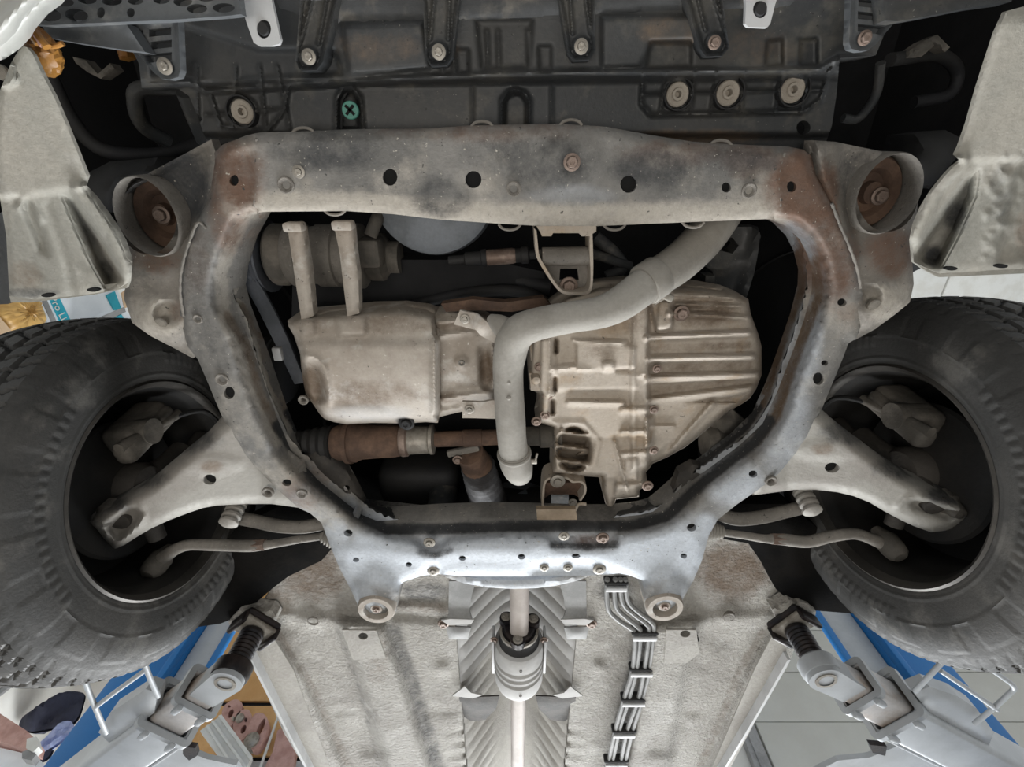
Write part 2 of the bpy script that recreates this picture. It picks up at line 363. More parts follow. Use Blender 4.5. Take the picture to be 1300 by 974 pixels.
def bolt(px,py,h,r_px,parent,kind='hex_bolt',name='bolt',label=None,axis=None):
    p=P(px,py,h); r=r_px*mpp(px,py,h)
    q=spin()
    if axis is not None: q=Vector((0,0,-1)).rotation_difference(Vector(axis).normalized())@q
    return inst(PROTO[kind],name,parent,p,q,r,label)
# ------------------------------------------------------------------ the setting: workshop shell
def struct(name, vf, matl, parent=None, **k):
    o=mk(name, vf[0], vf[1], matl, parent, **k)
    if parent is None: o['kind']='structure'
    return o
struct('floor', bx(-6,6,-5,7,-0.06,0.0), M['concrete'])
YW=4.3
struct('wall_rear', bx(-6,6,YW,YW+0.15,3.0,5.0), M['cream'])
lin=bx(-6,6,YW-0.02,YW+0.17,2.9,3.02); struct('trim_1', lin, M['grey'])
ceil=struct('ceiling', bx(-6,6,-1.5,YW+0.15,5.06,5.2), M['cream'])
for i in range(-7,8):
    for j in range(3):
        y0=-1.4+j*1.9
        o=mk('panel',*bx(i*0.8-0.392,i*0.8+0.392,y0,y0+1.88,5.03,5.06,0.006),M['white'],ceil)
# overhead sectional door in the rear wall, seen past the sill on the gearbox side
dr=bpy.data.objects.new('door_1',None); C.objects.link(dr); dr['kind']='structure'; place(dr,None,(2.7,YW-0.04,3.02))
zb=3.03
for k in range(5):
    if k<4: mk('panel',*bx(2.02,5.2,YW-0.05,YW-0.01,zb+k*0.42,zb+k*0.42+0.416,0.008),M['door'],dr)
post1=MB().add(bx(1.86,1.99,YW-0.08,YW-0.01,3.0,5.0,0.006)).add(bx(1.90,1.95,YW-0.095,YW-0.07,3.0,5.0,0.004)); post1.mk('track',M['grey'],dr)
# ------------------------------------------------------------------ front subframe
RING_OUT=[(273,206),(272,194),(282,184),(300,177),(312,172),(330,168),(371,167),(450,164),(545,163),(600,159),(660,158),(715,157),(770,161),(830,172),(880,180),(950,184),(1000,186),(1020,190),(1030,198),(1036,222),(1053,252),(1068,282),(1080,312),(1090,345),(1096,380),(1094,410),(1087,430),(1077,436),(1070,455),(1063,472),(1043,520),(1027,552),(1012,573),(989,601),(965,620),(935,641),(911,660),(900,680),(891,712),(880,738),(870,755),(862,770),(846,776),(826,774),(818,764),(818,738),(800,731),(786,728),(764,730),(740,731),(715,731),(690,731),(664,732),(640,732),(608,732),(580,731),(557,729),(536,731),(512,739),(507,744),(503,776),(482,784),(462,778),(456,772),(445,748),(430,719),(418,690),(408,664),(394,652),(379,645),(356,625),(325,594),(295,557),(281,527),(261,479),(251,456),(238,440),(229,405),(228,375),(229,350),(236,315),(251,280),(266,250)]
RING_IN=[(328,269),(440,268),(500,272),(560,279),(633,284),(687,287),(760,287),(830,284),(900,281),(979,278),(1000,287),(1018,305),(1028,325),(1034,350),(1033,371),(1023,408),(1006,455),(989,499),(970,540),(940,568),(900,598),(870,618),(845,640),(830,652),(815,656),(780,660),(730,660),(680,658),(620,657),(560,659),(510,662),(478,664),(458,656),(440,645),(406,618),(369,577),(349,530),(325,462),(300,398),(293,371),(296,345),(308,305)]
FACE_IN=[(322,271),(440,270),(500,275),(560,282),(633,286),(687,288),(760,288),(830,286),(900,284),(980,279),(1008,281),(1030,298),(1044,322),(1050,350),(1050,374),(1044,400),(1030,440),(1015,478),(1000,524),(982,554),(962,576),(941,591),(894,621),(874,640),(862,656),(845,668),(825,674),(790,679),(740,682),(700,684),(660,682),(600,684),(560,688),(520,688),(496,684),(474,676),(456,664),(428,640),(406,628),(373,598),(352,577),(325,523),(305,469),(292,422),(272,388),(271,358),(282,318),(298,280)]
hsub=0.72
def sub_prof(X,Y,sd):
    z=-0.012*(1-np.sqrt(1-np.clip(1-sd/9,0,1)**2))                       # rounded outer edge
    dF=sdp(X,Y,FACE_IN); dI=dline(X,Y,RING_IN,True)
    ins=dF>0
    z=np.where(ins, -0.052*np.clip(dF/(dF+dI+1e-6),0,1)**0.8-0.012, z)
    z=np.where(~ins, z-0.012*(1-np.sqrt(1-np.clip(1+dF/6,0,1)**2)), z)
    # front beam: shallow swage, dents and the heel towards the right bracket
    z+=dome(X,Y,727,207,42,38,0.008)-dome(X,Y,727,205,17,16,0.004)
    for c in ((690,264),(723,264),(758,264)): z+=dome(X,Y,c[0],c[1],8,6,0.006)
    z+=ridge(X,Y,[(320,175),(326,200),(328,225),(325,262)],5,0.004)+ridge(X,Y,[(995,196),(988,220),(990,258)],5,0.004)
    z+=ridge(X,Y,[(251,281),(236,318),(229,355),(232,400),(240,430)],6,0.006)+ridge(X,Y,[(1060,262),(1082,320),(1093,365)],7,0.007)
    z+=dome(X,Y,302,183,20,12,0.006)
    # rails: weld flange line by the inner edge
    z+=ridge(X,Y,[(1036,300),(1040,380),(1009,472),(978,548),(930,598)],4,0.005)
    z+=ridge(X,Y,[(300,290),(278,345),(283,395),(315,480),(350,560),(400,615),(450,655)],4,0.005)
    # rear beam pockets under the bolts
    z-=flat(X,Y,[(520,680),(575,680),(562,700),(552,703),(536,702)],6,0.024)
    z-=flat(X,Y,[(694,676),(788,672),(786,692),(770,696),(710,696),(698,692)],6,0.024)
    z-=flat(X,Y,[(672,718),(690,713),(728,711),(760,713),(790,724),(786,731),(664,733)],5,0.012)
    z-=flat(X,Y,[(536,722),(552,715),(566,724),(560,733),(530,733)],5,0.010)
    z+=ridge(X,Y,[(430,700),(470,700),(520,706),(600,700),(670,702)],12,0.004)
    z+=ridge(X,Y,[(890,640),(872,690),(850,735)],9,0.004)+ridge(X,Y,[(410,640),(440,690),(470,735)],9,0.004)
    z+=0.006*(1-ss(1.5,5,sd))*(Y>700)*(X>505)*(X<820)
    # rising towers of the rear mounts
    z+=dome(X,Y,478,772,42,42,0.022)+dome(X,Y,844,770,42,42,0.022)
    return z
HOLES=[(297,229,6,7),(495,225,9.5,11),(601,228,10.5,11),(798,234,10.5,11),(922,238,6,6.5),(1005,237,6,7),(291,499,7,8),(1069,384,6,5),(1047,461,4.5,3.5),(1039,481,7,8),(956,602,5.5,4.5),(364,613,6,4.5),(442,677,5.5,4.5),(452,711,4,3),(519,717,4,3),(587,709,4.5,3.3),(662,707,4.8,3.5),(731,706,5.2,3),(878,670,6,5),(868,706,4.2,3.2)]
t=thing('subframe','rusty grey welded steel subframe ring around engine and gearbox, with many drain holes','subframe',P(660,470,hsub))
sub_st=dict(brown=[('L',[(960,560),(985,528),(1004,470),(1018,430),(1038,380),(1036,330)],11,0.8),('L',[(352,545),(330,500),(312,440),(288,400)],9,0.6)],rust=[(300,225,55,75,0.75),(290,275,40,70,0.6),(1030,240,85,90,0.8),(1060,320,50,110,0.65),(1075,380,35,60,0.35),(950,200,60,40,0.5),(620,165,230,26,0.4),(860,195,120,28,0.45),(380,630,40,40,0.4),(250,330,30,70,0.35),(752,688,50,14,0.55),(545,690,20,14,0.4)],
 dark=[(420,190,110,40,0.6),(560,250,60,40,0.55),(690,205,110,55,0.55),(830,215,90,40,0.6),(930,205,90,28,0.5),(250,370,50,110,0.35),(290,440,50,60,0.3),(620,200,60,40,0.35),('L',[(352,540),(400,610),(450,650),(490,672),(560,672),(660,668),(800,668),(845,656),(900,606),(960,560),(978,535)],11,1.0),('L',[(530,700),(552,705),(572,698)],7,0.6),('L',[(702,692),(742,695),(782,692)],8,0.7)],  # shade painted into the rear beam pockets; inner wall toned darker
 dust_and_light=[('L',[(300,262),(440,262),(640,276),(760,278),(990,270)],30,0.85),(500,232,60,30,0.4),(600,232,40,30,0.4),(960,255,90,30,0.5),('L',[(310,275),(280,345),(284,400),(318,480),(352,560)],14,0.7),(410,640,60,50,0.5),(360,600,60,40,0.45),(1070,400,40,40,0.5),(300,520,40,60,0.35)],  # lit lower lip of the front beam painted lighter; the rest is dust
 pale=[('L',[(468,710),(520,716),(660,710),(790,712),(862,704)],52,1.0),('L',[(425,672),(468,770)],26,0.6),('L',[(896,668),(850,760)],26,0.6),(470,710,90,60,0.6),(860,700,80,70,0.6),(990,520,60,130,0.5),(930,610,60,50,0.55),(400,640,60,50,0.4),(727,250,90,26,0.35),(640,270,330,14,0.4),(330,560,60,80,0.2),(1016,420,44,110,0.6),('L',[(1000,284),(1026,310),(1040,350)],14,0.5),(845,740,40,40,0.35),(478,745,40,35,0.3)])  # rear beam: reflected daylight painted in as a pale tint
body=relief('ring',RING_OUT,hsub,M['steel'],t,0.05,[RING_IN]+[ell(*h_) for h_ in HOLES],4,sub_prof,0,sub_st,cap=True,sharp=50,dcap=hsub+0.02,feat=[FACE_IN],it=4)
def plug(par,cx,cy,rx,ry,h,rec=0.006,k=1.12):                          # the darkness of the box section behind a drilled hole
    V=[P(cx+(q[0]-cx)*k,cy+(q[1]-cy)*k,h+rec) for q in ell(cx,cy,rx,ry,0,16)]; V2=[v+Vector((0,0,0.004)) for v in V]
    mk('hole_shade',V+V2,[list(range(16))[::-1],list(range(16,32))]+[[i,(i+1)%16,(i+1)%16+16,i+16] for i in range(16)],M['hole'],par)
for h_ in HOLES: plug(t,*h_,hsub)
for px,py,r in ((363,235,10.5),(652,240,9.5),(951,242,9.5),(282,482,8.5),(383,627,7),(251,405,6)):
    bolt(px,py,hsub-0.001,r,t,'ring_plug','sleeve')
bolt(726,206,hsub-0.012,7.5,t); bolt(379,218,hsub-0.004,5,t,'zinc_hex_bolt')
for px,py,r in ((545,689,5),(716,681,4.5),(765,683,6),(550,725,5),(691,721,4),(721,721,4),(761,723,5.5),(801,711,5)):
    bolt(px,py,hsub+0.006,r*0.95,t,'zinc_hex_bolt' if px!=765 else 'hex_bolt')
for px,py in ((425,268),(647,287),(780,287),(880,284),(385,167),(612,159),(725,157),(915,183)):   # half-loop tabs along the beam
    up = py<200; pts=[P(px+a,py+(-b if up else b),hsub+0.012) for a,b in ((-14,-2),(-9,3),(0,5),(9,3),(14,-2))]
    mk('edge_tab',*tube(pts,0.002,8,4),M['ear'],t)
# mount brackets at the front corners with the open cups
EARL=[(268,177),(237,194),(190,219),(168,232),(150,258),(148,285),(158,318),(162,345),(157,378),(168,410),(190,426),(217,440),(245,455),(262,440),(250,380),(250,330),(262,290),(276,250),(278,205)]
EARR=[(1031,178),(1060,180),(1088,186),(1118,192),(1150,212),(1166,240),(1164,275),(1158,302),(1158,330),(1160,361),(1155,384),(1138,398),(1111,418),(1085,432),(1068,420),(1070,360),(1062,310),(1046,270),(1030,240),(1028,205)]
def ear_prof_l(X,Y,sd):
    z=-0.012*(1-np.sqrt(1-np.clip(1-sd/8,0,1)**2)); z+=dome(X,Y,208,408,40,34,0.018)-dome(X,Y,212,397,17,15,0.022)
    return z-flat(X,Y,[(270,175),(185,222),(215,300),(240,305),(262,250),(276,205)],10,0.02)
def ear_prof_r(X,Y,sd):
    z=-0.012*(1-np.sqrt(1-np.clip(1-sd/8,0,1)**2)); z+=dome(X,Y,1112,388,40,34,0.018)-dome(X,Y,1102,376,17,15,0.022)
    z+=ridge(X,Y,[(1040,186),(1048,230),(1062,262),(1072,290),(1084,330)],9,0.012)
    return z-flat(X,Y,[(1062,180),(1110,190),(1090,300),(1076,296),(1066,250)],10,0.012)
for side,EAR,pf,cc,dc,st in (('l',EARL,ear_prof_l,(187.5,276,39.5,49),(201,270),dict(dark=[(230,240,60,80,0.85),(180,250,50,60,0.7),(160,300,30,60,0.5)],brown=[(185,325,40,30,0.5)],rust=[(200,330,50,30,0.45),(225,395,20,20,0.5)],dust_and_light=[(195,405,60,45,0.7),(180,350,30,30,0.4)])),
                          ('r',EARR,ear_prof_r,(1126.5,247,41,49.5),(1113,246),dict(rust=[(1130,320,50,50,0.7),(1050,250,25,70,0.7),(1080,330,20,60,0.5)],dark=[(1090,230,40,70,0.55)],dust_and_light=[(1130,385,50,40,0.7)]))):
    ear=relief('mount_bracket',EAR,0.738,M['ear'],t,0.02,[ell(cc[0],cc[1],cc[2]-2,cc[3]-2,0,28)],4,pf,0,st)
    c=P(cc[0],cc[1],0.728); rx=cc[2]*mpp(cc[0],cc[1],0.728); 
    # cup: an upright sleeve, a little elliptical
    ry=(P(cc[0],cc[1]+cc[3],0.728)-P(cc[0],cc[1]-cc[3],0.728)).length/2
    V,Fc=lathe([(0.97,0.075),(0.95,0.0),(0.97,-0.004),(1.0,0.0),(1.03,0.075)],(0,0,0),(0,0,1),40)
    V=[Vector((c.x+v[0]*rx,c.y+v[1]*ry,c.z+v[2])) for v in V]
    cup=mk('mount_cup',V,Fc,M['ear'],ear)
    d=P(dc[0],dc[1],0.728+0.033)
    V,Fc=lathe([(0.92,0.03),(0.92,0.0),(0.86,-0.004),(0.62,-0.002),(0.5,0.008),(0.3,0.008),(0.28,-0.004),(0.0,-0.004)],(0,0,0),(0,0,1),36)
    V=[Vector((c.x+v[0]*rx,c.y+v[1]*ry,c.z+0.034+v[2])) for v in V]
    mk('bushing',V,Fc,M['rust'],ear,label='rust-brown rubber bushing inside the cup')
    bolt(dc[0]+4,dc[1]+3,0.728+0.026,7.5,ear,'hex_bolt')
    bolt(*((205,412) if side=='l' else (1110,389)),0.726,9,ear,'round_plug','round_plug')
for pts in ([(262,290),(251,283),(240,308),(233,330),(229,352),(229,376),(233,402)],[(1056,258),(1066,284),(1078,312),(1088,340),(1093,366)],[(326,176),(322,186),(327,200),(329,222),(326,244),(322,262)],[(996,194),(990,214),(988,236),(991,262)]):
    mk('weld_bead',*tube([P(a,b,hsub-0.004 if a<260 or a>1040 else hsub) for a,b in pts],0.0020,8,6,ring=lambda i,a:1+0.25*math.sin(i*2.1)),M['ear'],t)
# rear mount bushes
for px,py in ((478,773),(843.5,770)):
    c=P(px,py,0.70); r=24*mpp(px,py,0.70)
    bu=mk('rear_bush',*lathe([(r,0.05),(r,0.0),(r*0.93,-0.006),(r*0.66,-0.006),(r*0.62,0.002),(r*0.60,0.024),(r*0.36,0.024),(r*0.35,0.002),(r*0.30,-0.002),(0,-0.002)],c,(0,0,1),32),M['pan'],t)
    bolt(px,py,0.699,4,bu,'hex_bolt')
    mk('bush_core',*lathe([(r*0.62,0.0),(r*0.62,0.006),(r*0.35,0.006),(r*0.35,0.0)],c+Vector((0,0,0.012)),(0,0,1),20),M['knuckle2'],bu)
# curved brace under the tunnel, hung on the rear beam
BR=[(556,727),(566,733),(590,741),(620,746),(650,748),(680,747),(705,744),(735,737),(760,726),(766,720),(757,718),(738,727),(712,733),(680,736),(645,737),(610,735),(585,732),(566,724)]
o=relief('brace_plate',BR,0.735,M['steel'],None,0.012,(),5,lambda X,Y,sd:-0.01*(1-np.sqrt(1-np.clip(1-sd/5,0,1)**2)),0,dict(pale=[(650,740,130,20,0.6)]))
tag(o,'thin bow-shaped grey brace hanging below the rear beam of the subframe','brace')
# ------------------------------------------------------------------ control arms
def arm_h(px_in,px_tip,h_in=0.738,h_tip=0.66):
    return lambda X,Y: h_in+(h_tip-h_in)*np.clip((X-px_in)/(px_tip-px_in),0,1)
AL=[(300,520),(281,530),(262,551),(237,571),(212,592),(188,612),(160,629),(135,642),(117,652),(112,660),(120,668),(132,684),(146,697),(158,692),(175,681),(192,671),(216,660),(240,651),(258,645),(275,642),(310,640),(345,640),(388,646),(380,600),(330,560)]
AR=[(1020,510),(1043,520),(1060,535),(1080,551),(1097,564),(1124,584),(1151,602),(1185,618),(1216,631),(1232,640),(1232,655),(1218,668),(1200,674),(1182,676),(1160,668),(1145,661),(1124,650),(1104,638),(1084,630),(1063,625),(1036,622),(1009,622),(955,629),(960,600),(985,560)]
for k,(A,hl,fn,rd,lab,pin) in enumerate(((AL,[(266,609,8.5,6.5),(340,625.5,4.5,3.5)],arm_h(330,120),[(200,626),(172,648),(140,668)],'dusty pale control arm with a black hole, on the oil pan side',(340,625.5)),
                        (AR,[(1056.5,594,9.5,6.5),(979,611,4,3)],arm_h(1000,1225),[(1140,640),(1170,655),(1205,665)],'dusty pale control arm with a black hole, on the gearbox side',(979,611)))):
    t=thing('control_arm',lab,'control arm',P(hl[0][0],hl[0][1],0.70),'front control arms')
    if k==0:
        def pf(X,Y,sd):
            z=-0.014*(1-np.sqrt(1-np.clip(1-sd/10,0,1)**2))
            z-=0.02*(1-ss(0,16,dline(X,Y,[(285,528),(237,571),(188,612),(117,652)])))       # upturned dark flange
            z-=flat(X,Y,[(163,641),(174,643),(186,650),(178,664),(150,690),(135,676),(130,668)],7,0.018)
            z+=ridge(X,Y,[(150,692),(170,672),(183,655),(178,646)],4,0.008)
            z+=dome(X,Y,266,590,45,14,0.004)
            return z
        stn=dict(dark=[(240,560,60,25,0.6),(180,606,50,22,0.6),(140,640,36,18,0.6)],brown=[(268,592,26,12,0.6)])
    else:
        def pf(X,Y,sd):
            z=-0.014*(1-np.sqrt(1-np.clip(1-sd/10,0,1)**2))
            z-=0.02*(1-ss(0,16,dline(X,Y,[(1043,520),(1097,564),(1151,602),(1232,640)])))
            z-=flat(X,Y,[(1149,634),(1165,632),(1200,642),(1222,652),(1205,664),(1160,648)],7,0.018)
            z+=ridge(X,Y,[(1140,644),(1150,634),(1170,630)],4,0.008)
            z+=dome(X,Y,1050,572,45,14,0.004)
            return z
        stn=dict(dark=[(1080,550,60,25,0.6),(1140,594,50,22,0.6),(1200,630,40,18,0.7)],brown=[(1045,570,26,12,0.6)])
    relief('arm_plate',A,fn,M['arm'],t,0.03,[ell(*e) for e in hl[:1]],3.6,pf,0,stn,sharp=50)
    plug(t,*hl[0],float(fn(np.array([hl[0][0]]),0)[0]),0.007)
    bolt(*pin,0.722,7.5,t,'ring_plug','sleeve')
    tip=(128,662) if k==0 else (1216,650)
    q=P(*tip,0.672); mk('ball_joint',*lathe([(0.0,-0.010),(0.010,-0.008),(0.014,0.0),(0.016,0.012),(0.022,0.018),(0.022,0.04),(0,0.04)],q,(0,0,1),20),M['knuckle'],t)
# ------------------------------------------------------------------ tie rods and stabiliser bar
def bellows(i,t): return 1.0
for k,(pts,hh,rr,ball,boot,lab) in enumerate((
    ([(410,681),(380,685),(345,691),(322,693),(300,693),(270,692),(240,692),(222,698),(205,710)],(0.75,0.748,0.746,0.744,0.742,0.74,0.738,0.735,0.732),(5.5,6,6.5,9,9,9,8.5,9,11),(196,720),((421,683),(408,681)),'dusty tie rod with round ball end, on the oil pan side behind the control arm'),
    ([(915,676),(945,680),(970,684),(995,685),(1025,688),(1055,681),(1085,678),(1108,685),(1125,693)],(0.75,0.748,0.746,0.744,0.742,0.74,0.738,0.735,0.732),(5.5,6,6.5,9,9,9,8.5,9,11),(1134,697),((902,673),(917,676)),'dusty tie rod with round ball end, on the gearbox side behind the control arm'))):
    t=thing('tie_rod',lab,'tie rod',P(*pts[4],0.738),'steering tie rods')
    W=[P(a,b,c) for (a,b),c in zip(pts,hh)]; R_=[r*mpp(a,b,c)*0.82 for r,(a,b),c in zip(rr,pts,hh)]
    mk('rod',*tube(W,R_,14,6),M['ear'],t)
    d=(W[3]-W[2]).normalized(); mk('lock_nut',*lathe([(0.006,-0.012),(0.0125,-0.012),(0.0125,0.012),(0.006,0.012)],W[3]-d*0.012,d,6),M['bolt'],t)
    b=P(*ball,0.72); mk('ball_end',*lathe([(0,-0.022),(0.013,-0.021),(0.02,-0.014),(0.023,0.0),(0.023,0.022),(0.016,0.035),(0.010,0.05),(0,0.05)],b,(0.1 if k==0 else -0.1,-0.15,1),22),M['knuckle'],t)
    a_,b_=P(*boot[0],0.752),P(*boot[1],0.75); ax=(b_-a_).normalized(); L=(b_-a_).length*1.5
    pr=[(0,-0.01)]+[(0.021-0.012*i/10+(0.004 if i%2 else 0),L*i/10-0.01) for i in range(11)]+[(0,L)]
    mk('bellows',*lathe(pr,a_,ax,24),M['hose'],t)
for k,(pts,bush,lab) in enumerate((([(286,655),(300,657),(325,662),(355,668),(385,669),(414,664)],(296,652),'dusty anti-roll bar end with ribbed rubber bush, behind the arm on the oil pan side'),
                        ([(1034,640),(1020,644),(995,650),(965,657),(935,659),(910,652)],(1025,637),'dusty anti-roll bar end with ribbed rubber bush, behind the arm on the gearbox side'))):
    t=thing('anti_roll_bar',lab,'anti-roll bar',P(*pts[2],0.77),'anti-roll bar ends')
    mk('bar',*tube([P(a,b,0.77) for a,b in pts],[8.5*mpp(a,b,0.77) for a,b in pts],14,6),M['ear'],t)
    c=P(*bush,0.755); pr=[(0,-0.028)]
    for i in range(4): z=-0.026+i*0.014; pr+=[(0.014,z),(0.0185,z+0.003),(0.0185,z+0.008),(0.014,z+0.011)]
    mk('link_bush',*lathe(pr+[(0,0.03)],c,(0.0,-0.3,1),22),M['arm'],t)
# ------------------------------------------------------------------ wheels
def wheel(sgn,cx,cy,h,camber,toe,lab,S=0.915):
    t=thing('wheel_assembly',lab,'wheel',(cx,cy,CZ+h),'front wheels')
    R=Matrix.Rotation(toe,3,'Z')@Matrix.Rotation(camber,3,'Y')
    O=Vector((cx,cy,CZ+h))
    def T(vf): return [O+R@Vector((v[0]*sgn*S,v[1]*S,v[2]*S)) for v in vf[0]], vf[1]     # local +x is inboard on both sides
    # tyre: fine rings so grooves and shoulder blocks are real relief
    w2=0.108
    RO=0.366; k_=(RO-0.24)/(0.333-0.24)
    def sw(r_): return 0.24+(r_-0.24)*k_
    up=[(0.240,0.105),(sw(0.258),0.1105),(sw(0.280),0.1145),(sw(0.300),0.1125),(sw(0.318),0.104),(sw(0.331),0.094)]
    prof=[(0.226,0.090),(0.232,0.100),(0.240,0.105)]+[tuple(q) for q in catmull(up,8)[1:]]
    tx=np.linspace(0.092,-0.092,47); prof+=[(RO+0.012*(1-(x/0.094)**2)**0.8 if abs(x)<0.094 else RO,x) for x in tx]
    prof+=[(q[0],-q[1]) for q in up[::-1]]+[(0.226,-0.09)]
    pr=np.array(prof); seg=480; th=np.arange(seg)*2*math.pi/seg
    r=np.repeat(pr[None,:,0],seg,0); x=np.repeat(pr[None,:,1],seg,0); A=np.repeat(th[:,None],len(pr),1)
    ax=np.abs(x); tread=(r>sw(0.3315))
    g=np.zeros_like(r)
    for gx in (0.024,0.062): g=np.maximum(g,(np.abs(ax-gx)<0.0048)*tread)
    def per(n,ph,w_): 
        q=((A*n/(2*math.pi)+ph)%1.0); return (np.minimum(q,1-q)<w_)
    g=np.maximum(g,(ax>0.06)*(ax<0.1005)*per(76,x*26,0.11)*(r>sw(0.324)))
    g=np.maximum(g,(ax>0.024)*(ax<0.062)*tread*per(60,0.5+x*18,0.10))
    g=np.maximum(g,(ax<0.024)*tread*per(60,0.2-x*16,0.08)*0.8)
    r=r-0.0085*g*np.where(ax>0.091,0.22,1.0)
    side=(~tread)&(x>0.1)
    pads=per(20,0.0,0.30)*((r>sw(0.285))&(r<sw(0.316)))*side; x=x+0.0016*pads
    bars=per(96,0.0,0.26)*((r>sw(0.268))&(r<sw(0.281)))*side*per(3,0.0,0.30); x=x+0.0018*bars
    x=x+0.0016*((np.abs(r-sw(0.2815))<0.002)*side)+0.0015*((np.abs(r-0.251)<0.003)*side)
    V=np.stack([x,r*np.cos(A),r*np.sin(A)],2).reshape(-1,3); m=len(pr); Fc=[]
    for k in range(seg):
        k2=(k+1)%seg
        for j in range(m-1): Fc.append([k*m+j,k*m+j+1,k2*m+j+1,k2*m+j])
    mk('tyre',*T((V,Fc)),M['tyre'],t,sharp=30)
    ax_=(1,0,0)
    def lt(pr,c=(0,0,0),axis=ax_,seg=64): return lathe(pr,c,axis,seg)
    mk('rim_lip',*T(lt([(0.226,0.085),(0.236,0.096),(0.2375,0.104),(0.233,0.107),(0.227,0.102),(0.221,0.09)],seg=96)),M['lip'],t)
    mk('rim_barrel',*T(lt([(0.222,0.09),(0.214,0.075),(0.208,0.06),(0.207,0.03),(0.196,0.015),(0.192,-0.04),(0.188,-0.06),(0.17,-0.07),(0.08,-0.075),(0.0,-0.07)],seg=96)),M['rim'],t)
    mk('brake_shield',*T(lt([(0.150,-0.01),(0.152,0.0),(0.146,0.006),(0.10,0.010),(0.06,0.02),(0.0,0.02)])),M['shieldk'],t)
    # upright, caliper and its bracket: shaped lumps about the hub
    kn=MB()
    kn.add(lt([(0.055,0.01),(0.055,0.045),(0.045,0.06),(0.03,0.064),(0,0.066)],seg=28))
    for (a,b,c_),(d,e,f_),r1,r2 in (((0.035,0.0,0.0),(0.06,0.01,-0.10),0.034,0.022),((0.035,0,0.02),(0.05,-0.01,0.13),0.034,0.026),((0.03,0.02,-0.02),(0.06,0.115,-0.04),0.028,0.018),((0.05,0,0.1),(0.055,0.0,0.2),0.024,0.022)):
        p,q=Vector((a,b,c_)),Vector((d,e,f_)); kn.add(tube([p,(p+q)/2+Vector((0.006,0,0)),q],[r1,(r1+r2)/2*0.9,r2],14,4))
    v=kn.V; mk('knuckle',*T((v,kn.F)),M['knuckle2'],t)
    ca=MB(); Rz=Matrix.Rotation(math.radians(8),3,'X')
    ca.add(box((0.045,-0.125,0.055),(0.075,0.06,0.13),Rz,0.018,3)); ca.add(box((0.075,-0.118,0.035),(0.04,0.045,0.16),Rz,0.014,3))
    ca.add(tube([Vector((0.03,-0.125,0.03)),Vector((0.098,-0.125,0.03))],0.028,18,1)); ca.add(tube([Vector((0.08,-0.13,-0.045)),Vector((0.09,-0.118,0.12))],0.011,12,1))
    mk('brake_caliper',*T((ca.V,ca.F)),M['knuckle'],t,label='dusty pale brown brake caliper')
    mk('brake_hose',*T(tube([Vector((0.09,-0.12,0.1)),Vector((0.12,-0.10,0.16)),Vector((0.13,-0.03,0.2)),Vector((0.14,0.02,0.28))],0.006,8,6)),M['black'],t)
    return t
wheel(1,-0.795,0.617,0.777,0.0146,-0.0638,'dusty black wheel on the oil pan side, below the white and teal carton')
wheel(-1,0.826,0.574,0.775,-0.0717,0.014,'dusty black wheel on the gearbox side, below the white ceiling panels')
# ------------------------------------------------------------------ oil pan and engine block
t=thing('engine','dusty beige engine with smooth rounded oil pan, inside the subframe','engine',P(470,470,0.80))
PAN=[(365,407),(383,401),(428,397),(467,393),(510,392),(540,396),(552,400),(556,424),(560,430),(560,520),(556,530),(556,537),(540,536),(512,538),(474,537),(455,538),(440,539),(424,536),(412,532),(406,526),(398,514),(388,500),(384,480),(382,462),(381,450),(377,438),(373,426),(366,414)]
def pan_prof(X,Y,sd):
    q=np.clip((Y-467)/80,-1,1); z=0.062*np.sqrt(np.clip(1-q*q,0,1))
    z+=0.010*ss(425,433,Y)
    z-=flat(X,Y,[(378,452),(398,455),(408,462),(414,480),(416,508),(400,520),(380,490)],10,0.035)
    z+=0.012*ss(545,552,X)*(1-ss(556,562,X))
    z+=ridge(X,Y,[(384,450),(402,456),(412,468),(417,490),(418,512)],5,0.008)
    z+=flat(X,Y,[(425,402),(468,398),(466,428),(428,430)],5,0.012)+flat(X,Y,[(378,404),(400,400),(404,426),(382,430)],5,0.010)
    z-=0.006*(1-ss(2,7,np.abs(Y-432)))*(X<548)
    z+=dome(X,Y,440,528,60,14,0.006)
    return z*np.sqrt(np.clip(sd/7,0,1))
relief('oil_pan',PAN,0.80,M['pan'],t,0.05,(),3,pan_prof,0,dict(brown=[(470,500,100,26,0.5),(395,490,24,40,0.7),(500,412,70,20,0.45),(400,415,30,20,0.3)],pale=[(470,524,90,18,0.35)],dark=[(512,535,14,8,0.8)]))
CHK=[(549,400),(570,396),(600,399),(620,408),(630,424),(632,450),(630,490),(626,512),(606,518),(590,522),(572,526),(556,530),(553,470)]
def chk_prof(X,Y,sd):
    z=0.028*np.sqrt(np.clip(1-((Y-462)/66)**2,0,1))
    z+=ridge(X,Y,[(550,410),(590,406)],4,0.014)+ridge(X,Y,[(552,427),(600,421)],3,0.012)+ridge(X,Y,[(558,508),(620,498)],3.5,0.016)+ridge(X,Y,[(558,524),(606,516)],4,0.012)
    z-=flat(X,Y,[(606,440),(622,430),(628,470),(626,500),(608,492)],6,0.022)
    z+=dome(X,Y,586,460,9,9,0.012)
    return z*np.sqrt(np.clip(sd/5,0,1))
relief('bell_cover',CHK,0.805,M['pan'],t,0.05,(),3,chk_prof,0,dict(brown=[(618,470,16,40,0.7),(575,505,30,14,0.5),(580,414,40,10,0.5)]))
bolt(586,461,0.765,4,t,'ring_plug','drain_sleeve'); bolt(385,508,0.765,6.5,t,'ring_plug','pan_ear')
relief('block_side',[(372,330),(620,330),(690,345),(700,400),(640,420),(560,400),(470,398),(370,410)],0.90,M['void'],t,0.08,(),12,None)
